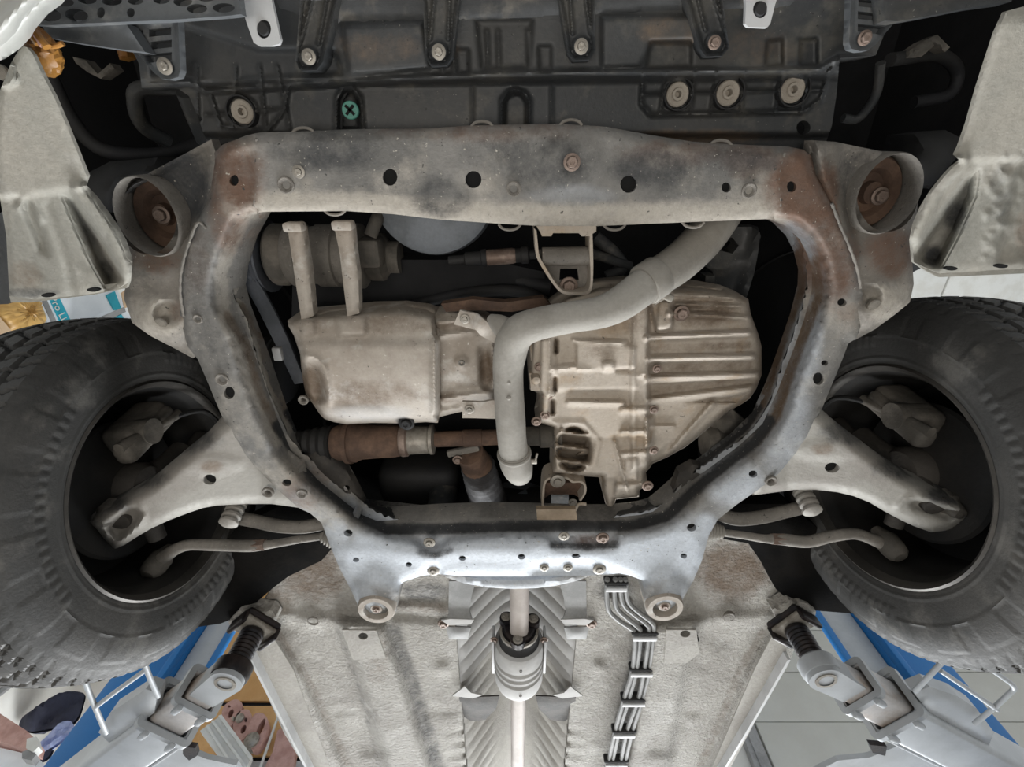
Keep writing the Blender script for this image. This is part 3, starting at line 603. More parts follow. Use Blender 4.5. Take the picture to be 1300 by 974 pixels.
o=bolt(516,537,0.765,7,t,'hex_bolt','drain_plug'); o.data=proto('black_plug',hexbolt_vf(),'black')
# coolant pipe bracket plates on the pan
relief('pipe_bracket',[(584,394),(606,399),(622,412),(632,420),(628,436),(610,426),(604,419),(576,412)],0.735,M['pan'],t,0.006,(),4,lambda X,Y,sd:dome(X,Y,612,412,16,12,0.012))
bolt(590,405,0.733,4,t,'zinc_hex_bolt')
relief('pipe_bracket',[(587,510),(611,511),(628,508),(632,532),(600,531),(587,531)],0.745,M['pan'],t,0.006,(),4,None)
bolt(596,520,0.743,4,t,'zinc_hex_bolt')
relief('gasket_rail',[(560,386),(600,380),(640,384),(690,378),(700,388),(650,396),(606,394),(566,396)],0.80,M['rust'],t,0.02,(),5,None)
# ------------------------------------------------------------------ air-conditioning compressor, its cast brackets, pulley and belt
t=thing('compressor','grey cast compressor with two bracket legs above the oil pan','compressor',P(415,325,0.85))
ax=(1,0.02,0)
c=P(420,325,0.90); r=0.058
pr=[(0.0,-0.072),(0.05,-0.07),(0.056,-0.062),(0.058,-0.045),(0.05,-0.043),(0.05,-0.02),(0.054,-0.018),(0.054,0.015),(0.049,0.017),(0.049,0.04),(0.056,0.042),(0.056,0.058),(0.045,0.066),(0.0,0.07)]
mk('body',*lathe([(a*1.05,b*1.05) for a,b in pr],c,ax,36),M['ear'],t)
mk('clutch_housing',*lathe([(0.0,-0.105),(0.052,-0.105),(0.056,-0.10),(0.056,-0.082),(0.05,-0.072),(0,-0.07)],c,ax,36),M['knuckle'],t)
mk('rear_housing',*lathe([(0,0.07),(0.04,0.07),(0.045,0.078),(0.045,0.1),(0.03,0.11),(0.03,0.13),(0,0.13)],c,ax,10),M['knuckle'],t)
def legprof(X,Y,sd): return -0.006*(1-np.sqrt(1-np.clip(1-sd/4,0,1)**2))
relief('bracket_leg',[(365,290),(384,289),(388,318),(392,343),(398,401),(383,408),(377,370),(374,350)],0.765,M['pan'],t,0.02,(),4,legprof)
relief('bracket_leg',[(424,288),(447,287),(450,318),(455,354),(456,398),(441,402),(437,370),(434,345),(431,320)],0.76,M['pan'],t,0.02,(),4,legprof)
for px,py,w_ in ((374,288,0.030),(436,286,0.032)):
    mk('bracket_cap',*box(P(px,py,0.768),(w_,0.014,0.024),None,0.004),M['pan'],t)
mk('fitting_block',*box(P(472,320,0.86),(0.04,0.05,0.05),None,0.008),M['knuckle'],t)
mk('fitting_pipe',*tube([P(470,300,0.84),P(478,280,0.85),P(486,262,0.9)],0.011,12,5),M['knuckle'],t)
t=thing('pulley','blue-black grooved pulley at the end of the compressor','pulley',P(330,332,0.88))
pr=[(0,-0.02),(0.06,-0.02)]
for i in range(5): pr+=[(0.064,-0.018+i*0.008),(0.059,-0.014+i*0.008)]
pr+=[(0.066,0.022),(0.066,0.026),(0.05,0.028),(0.03,0.02),(0,0.02)]
c2=c+Vector((-0.138,0,0)); mk('grooved_wheel',*lathe(pr,c2,ax,40),M['pulley'],t)
mk('clutch_plate',*lathe([(0.0,0.03),(0.045,0.03),(0.048,0.034),(0.048,0.04),(0.0,0.04)],c2,ax,30),M['rim'],t)
o=relief('drive_belt',[(301,346),(306,330),(316,336),(322,350),(336,372),(352,402),(366,432),(378,462),(388,486),(374,488),(351,440),(326,390)],lambda X,Y:0.848+0.01*ss(330,480,Y),M['belt'],None,0.006,(),5,lambda X,Y,sd:0.0016*np.sin(((X-300)*0.87-(Y-340)*0.5)*0.95))
tag(o,'black ribbed drive belt slanting from the pulley towards the pan edge','belt')
o=mk('wire_clip',*box(P(353,449,0.79),(0.016,0.026,0.012),None,0.003),M['grey']); tag(o,'small grey clip beside the drive belt','clip')
# dark engine mount and crank pulley under the pan edge
t=thing('crank_pulley','black crank pulley in shadow beside the oil pan','pulley',P(350,480,0.90))
mk('pulley_wheel',*lathe([(0,-0.02),(0.07,-0.02),(0.075,-0.01),(0.07,0.0),(0.075,0.01),(0.07,0.02),(0,0.02)],P(352,470,0.92),ax,40),M['black'],t)
# ------------------------------------------------------------------ gearbox
t=thing('gearbox','large beige finned cast gearbox beside the oil pan','gearbox',P(820,470,0.80))
GB=[(672,428),(690,396),(720,376),(760,364),(800,360),(853,361),(897,366),(930,372),(950,380),(953,398),(963,425),(967,440),(967,476),(960,494),(952,506),(940,514),(925,522),(900,543),(884,557),(870,568),(846,581),(828,589),(826,593),(820,600),(823,617),(812,622),(811,631),(782,634),(778,646),(770,644),(764,622),(764,606),(726,604),(700,602),(701,570),(702,543),(680,536),(683,522),(684,500),(672,494),(670,470)]
def gb_prof(X,Y,sd):
    yc=445-8*ss(830,960,X)
    barrel=0.085*np.sqrt(np.clip(1-np.clip((Y-yc)/92,-1,1)**2,0,1))*np.sqrt(np.clip(1-np.clip((X-825)/148,0,1)**3.2,0,1))
    mid=0.075+0.025*np.sqrt(np.clip(1-((Y-455)/100)**2,0,1))
    low=0.045+0.0*X
    z=np.where(X>822,np.maximum(barrel,0),mid)
    z=np.where((X>822)&(Y>512),np.maximum(barrel*0.0+0.035+0.03*np.clip((600-Y)/90,0,1),0.0),z)
    z=np.maximum(z,flat(X,Y,[(812,500),(860,500),(905,508),(870,560),(815,600)],10,0.055))
    # joint flanges between the cast halves
    z+=ridge(X,Y,[(700,415),(702,470),(700,500)],6,0.010)
    z+=flat(X,Y,[(804,370),(826,370),(826,440),(828,520),(826,590),(800,600),(798,470)],4,0.014)
    z-=0.004*(1-ss(0.6,2.2,np.abs(X-(807+0.02*(Y-400)))))
    # fins on the barrel
    for a,b,w_,hh in (((822,429),(950,423),5.5,0.024),((825,456),(955,453),6,0.026),((824,481),(964,476),6.5,0.028),((826,509),(953,494),6.5,0.028),((850,398),(953,404),5,0.02),((858,386),(940,389),4,0.015),((856,374),(930,378),4,0.012)):
        z+=ridge(X,Y,[a,b],w_,hh)
    z+=ridge(X,Y,[(905,512),(866,556),(846,581)],5,0.016)+ridge(X,Y,[(828,541),(855,541)],3,0.014)
    # steps and lumps of the middle casting
    z+=flat(X,Y,[(730,432),(785,432),(810,440),(808,470),(730,472)],4,0.012)
    z+=flat(X,Y,[(764,458),(781,458),(781,472),(764,472)],2,0.016)
    z+=flat(X,Y,[(700,468),(728,464),(810,472),(832,467),(834,473),(812,482),(812,496),(702,498)],4,0.008)
    z+=ridge(X,Y,[(702,468),(728,465)],5,0.012)+ridge(X,Y,[(722,511),(790,512)],5,0.014)+ridge(X,Y,[(728,432),(795,434)],3.5,0.010)
    z-=flat(X,Y,[(836,362),(856,362),(856,412),(846,420),(832,420)],4,-0.012)
    z+=flat(X,Y,[(822,378),(853,380),(856,420),(832,424)],4,0.02)
    # pocket with three fins next to the joint, and its round rim
    pk=sdp(X,Y,ell(728,570,24,32,0,24)); pk=np.where(X<702,-9,pk)
    z-=0.075*ss(0,6,pk)
    for yy in (549,567,585): z+=ridge(X,Y,[(700,yy-2),(744,yy+4)],3.6,0.06)*(pk>0)
    z+=ridge(X,Y,[(703,538),(740,538),(760,560),(754,590),(735,602)],5,0.006)
    # bosses down the right joint
    for a,b,w_ in (((790,521),(832,520),6),((790,549),(818,548),5),((792,577),(830,574),5.5),((780,560),(800,640),3)):
        z+=ridge(X,Y,[a,b],w_,0.014)
    z+=flat(X,Y,[(818,530),(831,526),(830,566),(817,570)],3,0.022)
    z+=flat(X,Y,[(792,580),(812,580),(812,612),(790,612)],4,0.012)+ridge(X,Y,[(786,618),(822,617)],7,0.016)
    z+=flat(X,Y,[(764,606),(784,606),(780,646),(768,646)],4,-0.02)
    # bell flange at the engine side: slots
    for a,b in ((703,440),(702,488),(699,517)): z-=flat(X,Y,[(a,b-11),(a+5,b-11),(a+5,b+9),(a,b+9)],1.5,0.04)
    z+=flat(X,Y,[(686,430),(700,426),(700,500),(696,535),(684,530)],2,0.014)
    return z*np.sqrt(np.clip(sd/6,0,1))
relief('casing',GB,0.845,M['alu'],t,0.06,(),2.3,gb_prof,0,dict(brown=[(790,400,60,40,0.5),(890,395,80,30,0.6),('L',[(830,468),(950,464)],9,0.4),('L',[(830,442),(950,438)],8,0.45),('L',[(830,495),(940,486)],8,0.35),('L',[(820,380),(826,590)],5,0.35),(840,470,30,60,0.25),(760,445,40,26,0.3),(900,440,60,70,0.2),(740,480,60,16,0.2)],rust=[(930,520,50,24,0.25)]),sharp=50,it=1)
for px,py,r,k in ((865,398,7,'hex_bolt'),(697,441,3.6,'ring_plug'),(696,485,3.6,'ring_plug'),(695,503,4.5,'hex_bolt'),(692,527,4.5,'hex_bolt'),(834,468,4,'hex_bolt'),(830,520,4,'hex_bolt'),(830,572,4,'hex_bolt'),(822,617,5,'hex_bolt'),(684,466,4,'hex_bolt'),(681,535,4.5,'hex_bolt'),(773,464,5,'zinc_hex_bolt')):
    bolt(px,py,0.742 if px<850 else 0.755,r,t,k,'bolt' if k!='ring_plug' else 'sleeve')
mk('breather',*lathe([(0.0,-0.02),(0.007,-0.018),(0.009,0.0),(0.009,0.02),(0,0.02)],P(680,478,0.75),(0,0,1),14),M['alu'],t)
relief('shift_bracket',[(672,430),(687,428),(688,455),(674,458)],0.765,M['alu'],t,0.02,(),4,None)
relief('starter_foot',[(672,474),(687,474),(687,496),(674,496)],0.75,M['alu'],t,0.02,(),4,None)
# ------------------------------------------------------------------ intercooler pipe
t=thing('coolant_pipe','fat dusty grey rubber pipe bending in front of gearbox and oil pan','pipe',P(720,400,0.71))
def tb(l,name,matl,par,sg=24,n=8,**k):
    return mk(name,*tube([P(a,b,h_) for a,b,h_,r in l],[r*mpp(a,b,h_) for a,b,h_,r in l],sg,n,**k),matl,par)
tb([(935,240,0.90,26),(915,272,0.86,25.5),(893,303,0.82,25.5),(866,330,0.775,25),(838,350,0.745,24.5),(822,359,0.735,24)],'upper_hose',M['hose'],t)
tb([(826,356,0.737,23),(808,371,0.72,23),(785,387,0.705,22),(760,397,0.698,20.5),(730,402,0.695,20),(702,407,0.695,20.5),(677,413,0.697,21),(660,421,0.70,22),(651,434,0.705,22),(647,452,0.71,21),(645,470,0.712,19.5),(646,500,0.715,19),(648,530,0.718,19),(650,558,0.722,18.5),(653,580,0.728,18.5)],'main_pipe',M['hose'],t)
tb([(652,572,0.727,20),(654,584,0.732,20.5),(657,594,0.738,19.5),(660,602,0.75,16)],'end_hose',M['hose'],t)
def clamp(a,b,r,name,par):
    p,q=Vector(a),Vector(b); d=(q-p).normalized(); L=(q-p).length
    return mk(name,*lathe([(r-0.003,0),(r+0.0012,0),(r+0.0026,0.002),(r+0.0026,L-0.002),(r+0.0012,L),(r-0.003,L)],p,d,40),M['strap'] if False else M['hose'],par)
clamp(P(836,350,0.744),P(817,363,0.729),24.6*mpp(826,356,0.737),'hose_clamp',t)
mk('clamp_screw',*box(P(842,374,0.735),(0.034,0.012,0.014),Matrix.Rotation(math.radians(25),3,'Z'),0.003),M['zinc'],t)
mk('clamp_screw',*tube([P(830,384,0.735),P(850,373,0.735)],0.0045,10,1),M['zinc'],t)
clamp(P(652.5,574,0.7275),P(653,578,0.729),20*mpp(652,576,0.73),'spring_clamp',t)
mk('clamp_tab',*tube([P(668,585,0.728),P(674,588,0.728),P(679,585,0.728),P(682,576,0.728)],0.0022,8,4),M['zinc'],t)
mk('clamp_tab',*box(P(677,586,0.728),(0.014,0.010,0.004),None,0.001),M['zinc'],t)
tb([(622,404,0.735,6),(634,412,0.722,13),(650,424,0.71,17)],'pipe_branch',M['hose'],t,16,5)
for py in (486,506): 
    o=inst(PROTO['round_plug'],'moulding_pip',t,P(646,py,0.688),None,0.004); o.data=proto('pip',MB().add(lathe([(1,0.4),(0.9,-0.1),(0.4,-0.4),(0,-0.5)],(0,0,0),(0,0,1),12)),'hose')
# ------------------------------------------------------------------ front engine mount
t=thing('front_mount','beige U-shaped engine mount bracket hanging under the front beam','mount',P(715,325,0.76))
pts=[(678,290),(679,308),(681,326),(690,343),(700,358),(709,369),(718,374),(732,375),(745,374),(751,368),(753,350),(753,325),(752,292)]
W=[P(a,b,0.765) for a,b in pts]; V=[];Fc=[]
cen=P(716,325,0.765)
for p in [Vector(c_) for c_ in catmull(W,3)]:
    d=(cen-p); d.z=0; d.normalize(); e=0.0052
    V+=[p,p+d*e,p+d*e+Vector((0,0,0.05)),p+Vector((0,0,0.05))]
n=len(V)//4
for i in range(n-1):
    for k in range(4): Fc.append([i*4+k,i*4+(k+1)%4,(i+1)*4+(k+1)%4,(i+1)*4+k])
mk('strap',V,Fc,M['alu'],t)
relief('web_plate',[(681,318),(752,316),(752,366),(744,373),(716,373),(704,362),(684,332)],0.80,M['ear'],t,0.01,[[(711,341),(733,341),(735,356),(710,356)]],5,None)
mk('bush_tube',*tube([P(688,326,0.785),P(750,325,0.785)],0.015,20,1),M['ear'],t)
relief('top_block',[(681,287),(757,287),(757,294),(752,297),(748,300),(738,300),(736,296),(702,296),(700,300),(688,300),(686,295)],0.745,M['alu'],t,0.03,(),4,None)
bolt(722,363,0.79,8,t,'hex_bolt')
# rear mount, bracket frame below the gearbox
t=thing('rear_mount','square bracket mount with rubber block below the gearbox pocket','mount',P(710,628,0.80))
pts=[(688,650),(688,632),(690,614),(696,607),(706,605),(720,606),(728,611),(738,611),(744,616),(744,626),(738,636)]
W=[P(a,b,0.80) for a,b in pts]; V=[];Fc=[]
for p in [Vector(c_) for c_ in catmull(W,3)]:
    d=(P(713,632,0.80)-p); d.z=0; d.normalize(); V+=[p,p+d*0.005,p+d*0.005+Vector((0,0,0.05)),p+Vector((0,0,0.05))]
for i in range(len(V)//4-1):
    for k in range(4): Fc.append([i*4+k,i*4+(k+1)%4,(i+1)*4+(k+1)%4,(i+1)*4+k])
mk('bracket_frame',V,Fc,M['alu'],t)
relief('rubber_block',[(690,613),(738,613),(740,634),(728,628),(698,628),(690,634)],0.83,M['rust'],t,0.02,(),5,None)
relief('mount_stud',[(700,628),(722,628),(722,650),(700,650)],0.84,M['plast'],t,0.02,(),5,None)
mk('bracket_tail',*tube([P(744,640,0.80),P(735,640,0.80),P(730,648,0.80)],0.0035,8,3),M['alu'],t)
bolt(708,611,0.79,6,t,'zinc_hex_bolt'); bolt(727,638,0.80,3.5,t,'zinc_hex_bolt')
relief('tan_plate',[(681,647),(731,647),(733,660),(682,660)],0.742,M['tan'],t,0.012,(),5,None,label='flat tan plate')
# ------------------------------------------------------------------ drive shafts
t=thing('drive_shaft','rust-brown drive shaft with fat joint and silver damper below the oil pan','drive shaft',P(540,560,0.83))
A_=P(430,562,0.83); B_=P(700,553,0.83); d=(B_-A_).normalized(); L=(B_-A_).length; k_=L/270
def X_(px): return (px-430)*k_
m_=mpp(500,560,0.83)
pr=[(0,X_(424)),(20,X_(424)),(23,X_(432)),(23,X_(440)),(27,X_(441)),(27.5,X_(447)),(25,X_(448)),(26,X_(452)),(24,X_(456)),(22.5,X_(460)),(21.5,X_(480)),(21,X_(500)),(20,X_(508)),(18,X_(510)),(18,X_(513))]
mk('joint_housing',*lathe([((r if i==0 or True else r)*m_,z) for i,(r,z) in enumerate(pr)]+[(0,X_(513))],A_,d,40),M['rust'],t)
mk('boot_clamp',*lathe([(a*m_,X_(b)) for a,b in ((15,510),(20,510),(21,512),(20.5,518),(18,520),(15,520))],A_,d,40),M['bolt'],t)
mk('damper_ring',*lathe([(a*m_,X_(b)) for a,b in ((10,519),(17.5,519),(18,521),(17.5,544),(16,546),(19,547),(19,551),(10,553))],A_,d,40),M['zinc'],t,label='silver damper ring')
mk('shaft_tube',*lathe([(a*m_,X_(b)) for a,b in ((0,548),(10,548),(10,588),(11,589),(11,612),(10,613),(10,670),(0,670))],A_,d,28),M['rust'],t)
mk('inner_joint',*lathe([(a*m_,X_(b)) for a,b in ((0,664),(12,664),(12,684),(15,686),(15,700),(18,702),(18,712),(0,714))],A_,d,28),M['knuckle'],t)
mk('outer_boot',*lathe([(0,X_(372))]+[((14+8*i/9+(2.5 if i%2 else 0))*m_,X_(374+i*5.6)) for i in range(10)]+[(0,X_(428))],A_,d,28),M['black'],t)
t=thing('shaft_flange','grey flanged shaft joint in shadow between gearbox and subframe rail','drive shaft',P(920,560,0.86))
A2=P(905,562,0.87); d2=Vector((1,0.04,0))
mk('joint_cup',*lathe([(0,-0.02),(0.03,-0.02),(0.038,0.0),(0.03,0.015),(0.028,0.03),(0.044,0.035),(0.046,0.05),(0.03,0.06),(0.03,0.09),(0,0.09)],A2,d2,32),M['knuckle'],t)
relief('lower_casting',[(905,535),(930,520),(950,538),(956,555),(935,570),(908,572),(900,556)],0.88,M['knuckle'],t,0.03,(),6,lambda X,Y,sd:dome(X,Y,928,548,26,22,0.02))
mk('clip_band',*lathe([(0.03,0.0),(0.033,0.0),(0.033,0.016),(0.03,0.016)],A2+d2*0.06,d2,28),M['zinc'],t)
# ------------------------------------------------------------------ exhaust flex pipe and other pieces over the rear beam
t=thing('exhaust_flex','dark braided exhaust flex pipe leaning over the rear beam','exhaust pipe',P(615,610,0.9))
tb([(596,574,0.83,18),(602,584,0.845,19),(606,592,0.86,20)],'flange_collar',M['rust'],t,20,3)
def br(i,a): return 1.0+0.035*math.sin(i*2.2)+0.02*math.sin(a*14+i)
tb([(606,590,0.86,21),(612,610,0.88,22),(619,632,0.90,23),(626,655,0.92,24.5),(634,684,0.95,26)],'braid',M['braid'],t,40,9,ring=br)
mk('flange_plate',*box(P(588,572,0.83),(0.07,0.016,0.012),Matrix.Rotation(math.radians(-14),3,'Z'),0.004),M['ear'],t)
bolt(581,584,0.82,4.5,t)
o=relief('exhaust_pipe_end',[(575,662),(590,650),(612,640),(640,628),(668,626),(690,634),(692,668),(580,672)],0.97,M['plast'],None,0.05,(),8,lambda X,Y,sd:0.02*np.sqrt(np.clip(sd/16,0,1)))
o.data.materials[0]=M['fan']; tag(o,'pale grey heat shield edge behind the braided exhaust pipe','heat shield')
t=thing('steering_rack','dark steering rack housing in shadow above the rear beam','steering rack',P(520,620,1.0))
mk('rack_tube',*tube([P(385,600,0.95),P(470,630,0.98),P(560,640,0.98),P(700,640,0.98)],0.045,16,4),M['black'],t)
mk('rack_housing',*box(P(535,610,1.0),(0.2,0.14,0.12),None,0.03,3),M['black'],t)
mk('rack_port',*lathe([(0.032,-0.03),(0.036,-0.02),(0.036,0.03),(0.02,0.03),(0.02,0.0),(0,0.0)],P(562,636,0.93),(0,-0.3,1),24),M['plast'],t)
for lab,pts in (('dusty rounded bracket inside the rail by the rear beam, oil pan side',[(384,580),(400,572),(418,578),(440,598),(452,620),(462,640),(445,640),(420,622),(398,602)]),('dusty rounded bracket inside the rail by the rear beam, gearbox side',[(852,630),(862,600),(880,590),(898,594),(902,612),(880,630),(860,645)])):
    o=relief('rack_bracket',pts,0.80,M['ear'],None,0.02,[ell(440,620,4,4)] if 'pan' in lab else [ell(876,614,4,4)],5,lambda X,Y,sd:0.012*np.sqrt(np.clip(sd/10,0,1))); o.data.materials[0]=M['knuckle2']
    tag(o,lab,'bracket','rack brackets')
# ------------------------------------------------------------------ things in the shadow above: fan, sensor, sleeves, hoses
t=thing('fan_motor','blue-grey round fan motor above the front beam','motor',P(545,245,0.86))
mk('drum',*lathe([(0,-0.005),(0.09,-0.003),(0.105,0.004),(0.108,0.02),(0.108,0.06),(0,0.06)],P(548,241,0.86),(0,0.12,1),48),M['fan'],t)
t=thing('sensor','brass-grey cylindrical sensor with black plugs beside the front mount','sensor',P(635,328,0.84))
m2=mpp(640,328,0.84); A3=P(555,332,0.85); d3=(P(690,322,0.85)-A3).normalized()
mk('barrel',*lathe([(a*m2,(b-555)*m2) for a,b in ((0,618),(9,618),(10,620),(10,652),(9,656),(0,656))],A3,d3,28),M['bolt'],t)
mk('plug',*lathe([(a*m2,(b-555)*m2) for a,b in ((0,570),(6,570),(6,590),(9,592),(9,612),(11,613),(11,619),(0,620))],A3,d3,20),M['black'],t)
mk('plug',*lathe([(a*m2,(b-555)*m2) for a,b in ((0,655),(9,655),(9,663),(11,664),(11,672),(6,674),(6,686),(0,686))],A3,d3,20),M['black'],t)
for i,(lab,pts,r_,m0) in enumerate((
 ('black hose crossing above the oil pan',[(455,352,0.93),(520,356,0.93),(580,350,0.93),(640,352,0.92),(700,366,0.9)],0.016,'black'),
 ('black wiring loom running to the front mount',[(520,388,0.9),(590,372,0.9),(660,370,0.88),(700,388,0.87)],0.011,'black'),
 ('thin black pipe behind the front mount',[(755,300,0.92),(780,322,0.92),(790,340,0.92),(770,352,0.92)],0.012,'plast'),
 ('black pipe pair end beside the front mount',[(738,318,0.88),(770,328,0.9),(800,338,0.92)],0.009,'plast'))):
    o=mk('engine_hose',*tube([P(*q) for q in pts],r_,12,5),M[m0]); tag(o,lab,'hose')
t=thing('battery_tray','dark grey ribbed tray bracket above the gearbox, behind the fat pipe','bracket',P(910,330,1.0))
relief('tray_frame',[(890,288),(962,288),(966,300),(958,345),(944,390),(900,400),(905,345),(885,330)],0.98,M['plast2'],t,0.04,[[(912,302),(930,302),(938,312),(930,322),(914,318)]],7,lambda X,Y,sd:ridge(X,Y,[(964,296),(950,350),(940,398)],9,0.03)+ridge(X,Y,[(890,330),(915,345),(945,330)],6,0.02))
relief('tray_rib',[(896,350),(908,350),(906,372),(894,372)],0.95,M['plast2'],t,0.03,(),6,None)
# ------------------------------------------------------------------ underbody floor with rails, tunnel and seams
HF=0.86; TX=0.012
t=thing('underbody','grey undersealed car floor with ribs and box rails behind the subframe','car floor',P(657,850,HF))
def tun_px(y,s): return proj((TX+s*0.165,y,CZ+HF))
FL=[(420,640),(560,655),(760,655),(900,640),(960,690),(985,740),(1008,775),(1018,800),(1000,846),(960,911),(905,1005),(890,1030),(420,1030),(405,1005),(360,930),(322,845),(305,800),(330,770),(350,740),(380,690)]
hole=[tun_px(y,-1) for y in (1.0,1.2,1.4,1.6,1.8,2.0,2.1)]+[tun_px(y,1) for y in (2.1,2.0,1.8,1.6,1.4,1.2,1.0)]
def fl_prof(X,Y,sd):
    z=0.0*X
    # long box rails
    z+=flat(X,Y,[(418,780),(492,786),(514,850),(574,1040),(500,1040),(456,880)],14,0.045)
    z+=flat(X,Y,[(898,780),(824,786),(812,850),(774,1040),(846,1040),(872,880)],14,0.045)
    # side sill box and the pinch flange
    z+=flat(X,Y,[(310,800),(345,790),(385,850),(470,1040),(420,1040),(322,846)],9,0.030)
    z+=flat(X,Y,[(1012,800),(985,785),(945,850),(868,1040),(900,1040),(1000,846)],9,0.030)
    # cross steps, stamped pads, dimples
    z+=flat(X,Y,[(345,772),(480,785),(480,800),(430,800),(350,794)],8,0.010)
    z+=flat(X,Y,[(1000,772),(850,780),(850,796),(890,800),(980,794)],8,0.010)
    z-=flat(X,Y,[(436,912),(470,908),(500,960),(455,962)],6,0.010)+flat(X,Y,[(870,908),(840,908),(815,960),(858,962)],6,0.010)
    for yy in (904,): z-=ridge(X,Y,[(425,yy),(472,yy)],5,0.008)+ridge(X,Y,[(542,yy),(575,yy)],5,0.008)+ridge(X,Y,[(845,yy),(890,yy)],5,0.008)
    for c in ((561,850),(760,848)): z+=dome(X,Y,c[0],c[1],11,8,0.012)
    for c in ((397,788),(925,783)): z+=dome(X,Y,c[0],c[1],16,12,0.008)
    for a,b in (((500,760),(568,764)),((500,781),(568,785)),((770,745),(800,760))): z-=ridge(X,Y,[a,b],6,0.014)
    for i in range(7):                                                   # ribs across the floor beside the tunnel, further back
        yy=925+i*15; w_=18+i*2
        z-=ridge(X,Y,[(tun_px(1.5,-1)[0]-w_+4*i,yy+6),(tun_px(1.5,-1)[0]+14+3*i,yy)],4,0.010)+ridge(X,Y,[(tun_px(1.5,1)[0]-14-3*i,yy),(tun_px(1.5,1)[0]+w_-4*i,yy+6)],4,0.010)
    rn=np.random.default_rng(5)
    for _ in range(46):                                                  # lumps and torn folds of the underseal
        a=rn.uniform(330,1000); b=rn.uniform(770,960); z+=dome(X,Y,a,b,rn.uniform(5,14),rn.uniform(3,8),rn.uniform(-0.005,0.006))
    z+=0.0016*np.sin(X*0.21+np.sin(Y*0.13)*2)*np.sin(Y*0.33+np.sin(X*0.11)*2)
    return z
fst=dict(brown=[('L',[(350,800),(400,880),(470,1030)],9,0.35),('L',[(970,800),(940,850),(866,1030)],9,0.35),('L',[(500,770),(565,772)],12,0.4),(930,725,70,55,0.75),(400,730,60,50,0.65),(480,835,26,60,0.3),(350,765,40,30,0.5)],dark=[('L',[(500,800),(522,860),(572,1030)],15,0.5),('L',[(820,800),(805,860),(768,1030)],18,0.55),('L',[(428,800),(455,870),(495,1030)],6,0.3),(540,752,50,20,0.55),(500,765,40,30,0.3),(500,812,18,70,0.25),(780,750,40,20,0.5),(425,655,120,40,0.8),(880,650,120,34,0.7)],pale=[(455,815,20,22,0.35),(860,822,20,22,0.3)])  # dark bands along the rails paint the shade of their inner sides
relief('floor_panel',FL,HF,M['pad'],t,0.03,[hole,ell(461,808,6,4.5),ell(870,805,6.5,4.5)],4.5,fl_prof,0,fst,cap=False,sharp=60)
for a,b in ((461,808),(870,805)): mk('hole_shade',*lathe([(0.03,-0.02),(0.03,0.01),(0,0.01)],P(a,b,HF-0.005),(0,0,1),14),M['hole'],t)  # dark discs stand for the shade inside the floor holes
# plain steel strips left bare of underseal on the rails
relief('rail_patch',[(434,800),(478,801),(490,836),(448,838)],HF-0.0475,M['smooth'],t,0.004,[ell(461,808,6,4.5)],6,None)
relief('rail_patch',[(884,800),(846,800),(843,842),(872,842),(888,830)],HF-0.0475,M['smooth'],t,0.004,[ell(870,805,6.5,4.5)],6,None)
relief('sill_skin',[(318,800),(338,796),(372,850),(440,1030),(412,1030),(330,850)],HF-0.031,M['smooth'],t,0.004,(),9,None)
relief('sill_skin',[(1004,798),(990,790),(958,850),(880,1030),(898,1030),(994,850)],HF-0.031,M['smooth'],t,0.004,(),9,None)
for pts in ([(318,838),(360,920),(412,1020)],[(1002,838),(958,914),(900,1010)]):           # pinch weld flange
    W=[Vector(c_) for c_ in catmull([P(a,b,HF-0.055) for a,b in pts],8)]; V=[];Fc=[]
    for p in W: V+=[p+Vector((-0.004,0,0)),p+Vector((0.004,0,0)),p+Vector((0.004,0,0.05)),p+Vector((-0.004,0,0.05))]
    for i in range(len(W)-1):
        for k in range(4): Fc.append([i*4+k,i*4+(k+1)%4,(i+1)*4+(k+1)%4,(i+1)*4+k])
    mk('pinch_flange',V,Fc+[[0,1,2,3],[len(V)-1,len(V)-2,len(V)-3,len(V)-4]],M['strap'],t)
for a,b,r in ((398,788,8),(925,783,8)): bolt(a,b,HF-0.012,r,t,'ring_plug','drain_plug')
for a,b in ((492,890),(838,888),(515,966),(812,960)): mk('drain_hole',*lathe([(0.006,-0.003),(0.006,0.0),(0,0)],P(a,b,HF-0.034),(0,0,1),10),M['hole'],t)
# tunnel wall behind the heat shield
def arch(x0,ya,yb,w_,hgt,nx,ny,corr,zb):                                 # trapezoid tunnel: flat crown, straight flanks
    V=[];Fc=[]
    for j in range(ny+1):
        y=ya+(yb-ya)*j/ny
        for i in range(nx+1):
            u=-1+2*i/nx; a=abs(u); z=hgt*(1-(math.sqrt(a*a+0.12)-math.sqrt(0.12))/(math.sqrt(1.12)-math.sqrt(0.12)))
            z+=corr(y,a)*float(1-ss(0.84,0.97,a))
            V.append((x0+w_*u,y,CZ+zb+z))
    for j in range(ny):
        for i in range(nx):
            q=j*(nx+1)+i; Fc.append([q,q+1,q+nx+2,q+nx+1])
    return V,Fc
V,Fc=arch(TX,0.9,2.6,0.178,0.205,32,260,lambda y,a:-0.010*float(ss(0.35,0.6,a))*abs(math.sin(y*math.pi/0.075))**0.7,HF+0.014)
mk('tunnel',V,Fc,M['smooth'],t,sharp=70)
t=thing('heat_shield','corrugated pale aluminium heat shield arching over the propeller shaft','heat shield',P(657,820,0.9))
def cor(y,a): return 0.0075*(1-2*abs(((y/0.062)%1.0)-0.5)*1.0 if False else math.sin(y*2*math.pi/0.062)**1)
V,Fc=arch(TX,0.93,1.42,0.172,0.185,40,200,lambda y,a:-0.013*abs(math.sin(y*math.pi/0.0605))**0.55,HF+0.004)
mk('shield_skin',V,Fc,M['foil'],t,sharp=80)
